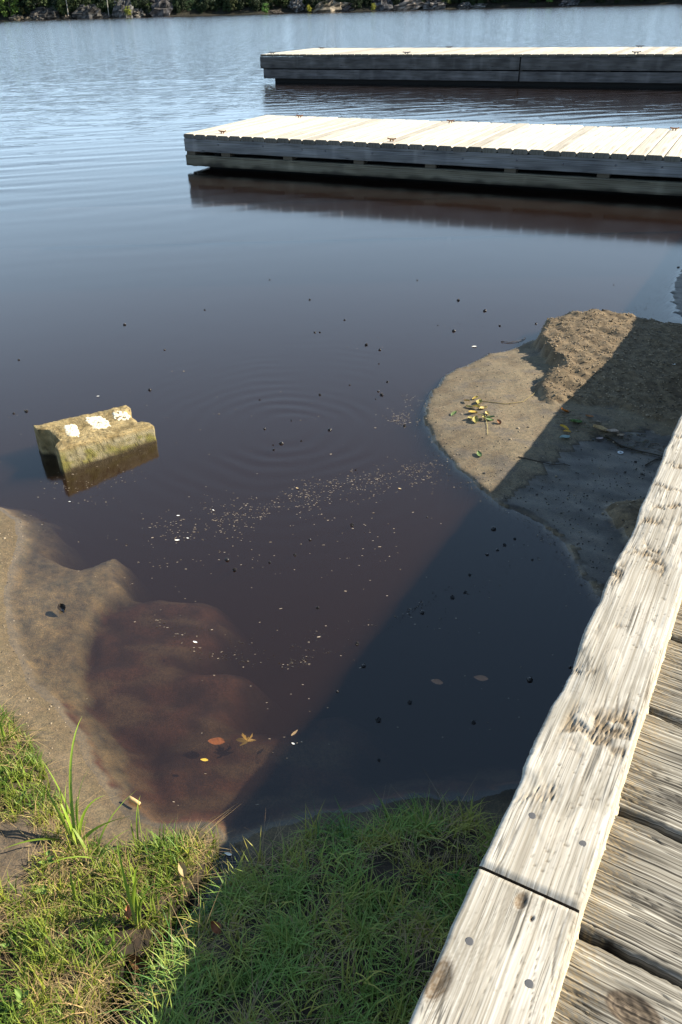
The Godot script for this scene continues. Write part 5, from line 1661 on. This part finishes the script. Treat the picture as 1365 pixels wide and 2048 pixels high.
	for b in bushes:
		var dir := un3(b[0], 45 - 0.025 * b[0]).normalized()
		var zz := -186.0
		var bx := 0.0
		for it in 4:
			bx = dir.x / dir.z * zz
			zz = shore_z(bx) - (1.4 if b[2] < 0.5 else 2.4)
		var o := thing("shore_bush", Vector3(bx, maxf(shore_h(bx, zz), 0.2) - 0.3, zz + (2.2 if b[2] < 0.46 else 0.6)), b[4], "bush", "bushes along the far shore")
		o.scale = Vector3.ONE * b[2] * 0.62
		put("crown", crown_mesh(300 + int(b[0]), false, b[3]), M.foliage, o)
		put("trunk", trunk, M.bark, o)
	# pale thin trunks and the leaning log
	var pale := mat(Color(0.24, 0.23, 0.2), 0.9)
	for t in [[137, "left pale thin dead trunk on the far shore"], [218, "right pale thin dead trunk on the far shore"]]:
		var dir := un3(t[0], 30).normalized()
		var zz := -188.0
		var tx: float = dir.x / dir.z * zz
		zz = shore_z(tx) - 1.2
		var o := put("dead_trunk", tube([Vector3(0, -0.5, 0), Vector3(0.1, 3, 0), Vector3(0.0, 6, 0)], 0.1, 0.06, 7), pale, self, Transform3D(Basis(), Vector3(dir.x / dir.z * zz, 0.6, zz)))
		tag(o, t[1], "trunk")
	var ldir := un3(68, 30).normalized()
	var lz := -186.0
	var log_ := put("fallen_log", tube([Vector3(-1.6, 0, 0), Vector3(0, 0.35, 0), Vector3(1.7, 0.6, 0)], 0.12, 0.07, 7), mat(Color(0.3, 0.24, 0.17), 0.9), self, Transform3D(Basis(), Vector3(ldir.x / ldir.z * lz, 2.3, lz - 2.0)))
	tag(log_, "pale fallen log leaning over the first grey cliff on the far shore", "log")

# ---------------------------------------------------------------- the place
func _ready() -> void:
	# camera
	var cam := Camera3D.new()
	cam.name = "camera"
	var p := deg_to_rad(32.25)
	var ro := deg_to_rad(-1.45)
	var F := Vector3(0, -sin(p), -cos(p))
	var R0 := Vector3.RIGHT
	var U0 := Vector3(0, cos(p), -sin(p))
	CAM = Basis(R0 * cos(ro) + U0 * sin(ro), U0 * cos(ro) - R0 * sin(ro), -F)
	cam.transform = Transform3D(CAM, Vector3(0, 1.25, 0))
	cam.fov = 65.0
	cam.near = 0.05
	cam.far = 900.0
	add_child(cam)
	# sky and exposure
	var we := WorldEnvironment.new()
	we.name = "world_environment"
	var e := Environment.new()
	e.background_mode = Environment.BG_SKY
	var sky := Sky.new()
	var sk := ProceduralSkyMaterial.new()
	sk.sky_top_color = Color(0.34, 0.43, 0.535)
	sk.sky_horizon_color = Color(0.75, 0.86, 0.94)
	sk.sky_curve = 0.16
	sk.ground_bottom_color = Color(0.1, 0.1, 0.1)
	sk.ground_horizon_color = Color(0.5, 0.55, 0.6)
	sky.sky_material = sk
	e.sky = sky
	e.tonemap_mode = Environment.TONE_MAPPER_LINEAR
	e.tonemap_exposure = 2.7
	e.sdfgi_enabled = true
	e.ssao_enabled = true
	e.ssil_enabled = true
	e.volumetric_fog_enabled = true
	e.volumetric_fog_density = 0.0
	we.environment = e
	add_child(we)
	# sun: from the right, 32 degrees up
	var sun := DirectionalLight3D.new()
	sun.name = "sun"
	sun.light_energy = 1.6
	sun.light_angular_distance = 0.5
	sun.light_color = Color(1.0, 0.95, 0.86)
	sun.shadow_enabled = true
	var az := deg_to_rad(85.0)
	var el := deg_to_rad(32.0)
	var to_sun := Vector3(sin(az) * cos(el), sin(el), -cos(az) * cos(el))
	sun.basis = Basis.looking_at(-to_sun, Vector3.UP)
	add_child(sun)

	noise_a.seed = 4
	noise_a.noise_type = FastNoiseLite.TYPE_SIMPLEX
	noise_a.frequency = 1.0
	noise_a.fractal_octaves = 2
	noise_b.seed = 8
	noise_b.noise_type = FastNoiseLite.TYPE_SIMPLEX_SMOOTH
	noise_b.frequency = 1.0
	noise_b.fractal_octaves = 2
	cell.seed = 2
	cell.noise_type = FastNoiseLite.TYPE_CELLULAR
	cell.cellular_return_type = FastNoiseLite.RETURN_CELL_VALUE
	cell.frequency = 1.0
	cell.fractal_type = FastNoiseLite.FRACTAL_NONE

	var t0 := Time.get_ticks_msec()
	make_materials()
	make_shapes()
	make_bed()
	print("bed ", Time.get_ticks_msec() - t0)
	make_water()
	print("water ", Time.get_ticks_msec() - t0)
	make_far_shore()
	make_pier()
	print("pier ", Time.get_ticks_msec() - t0)
	make_docks()
	make_block()
	make_small()
	make_grass()
	print("all ", Time.get_ticks_msec() - t0)
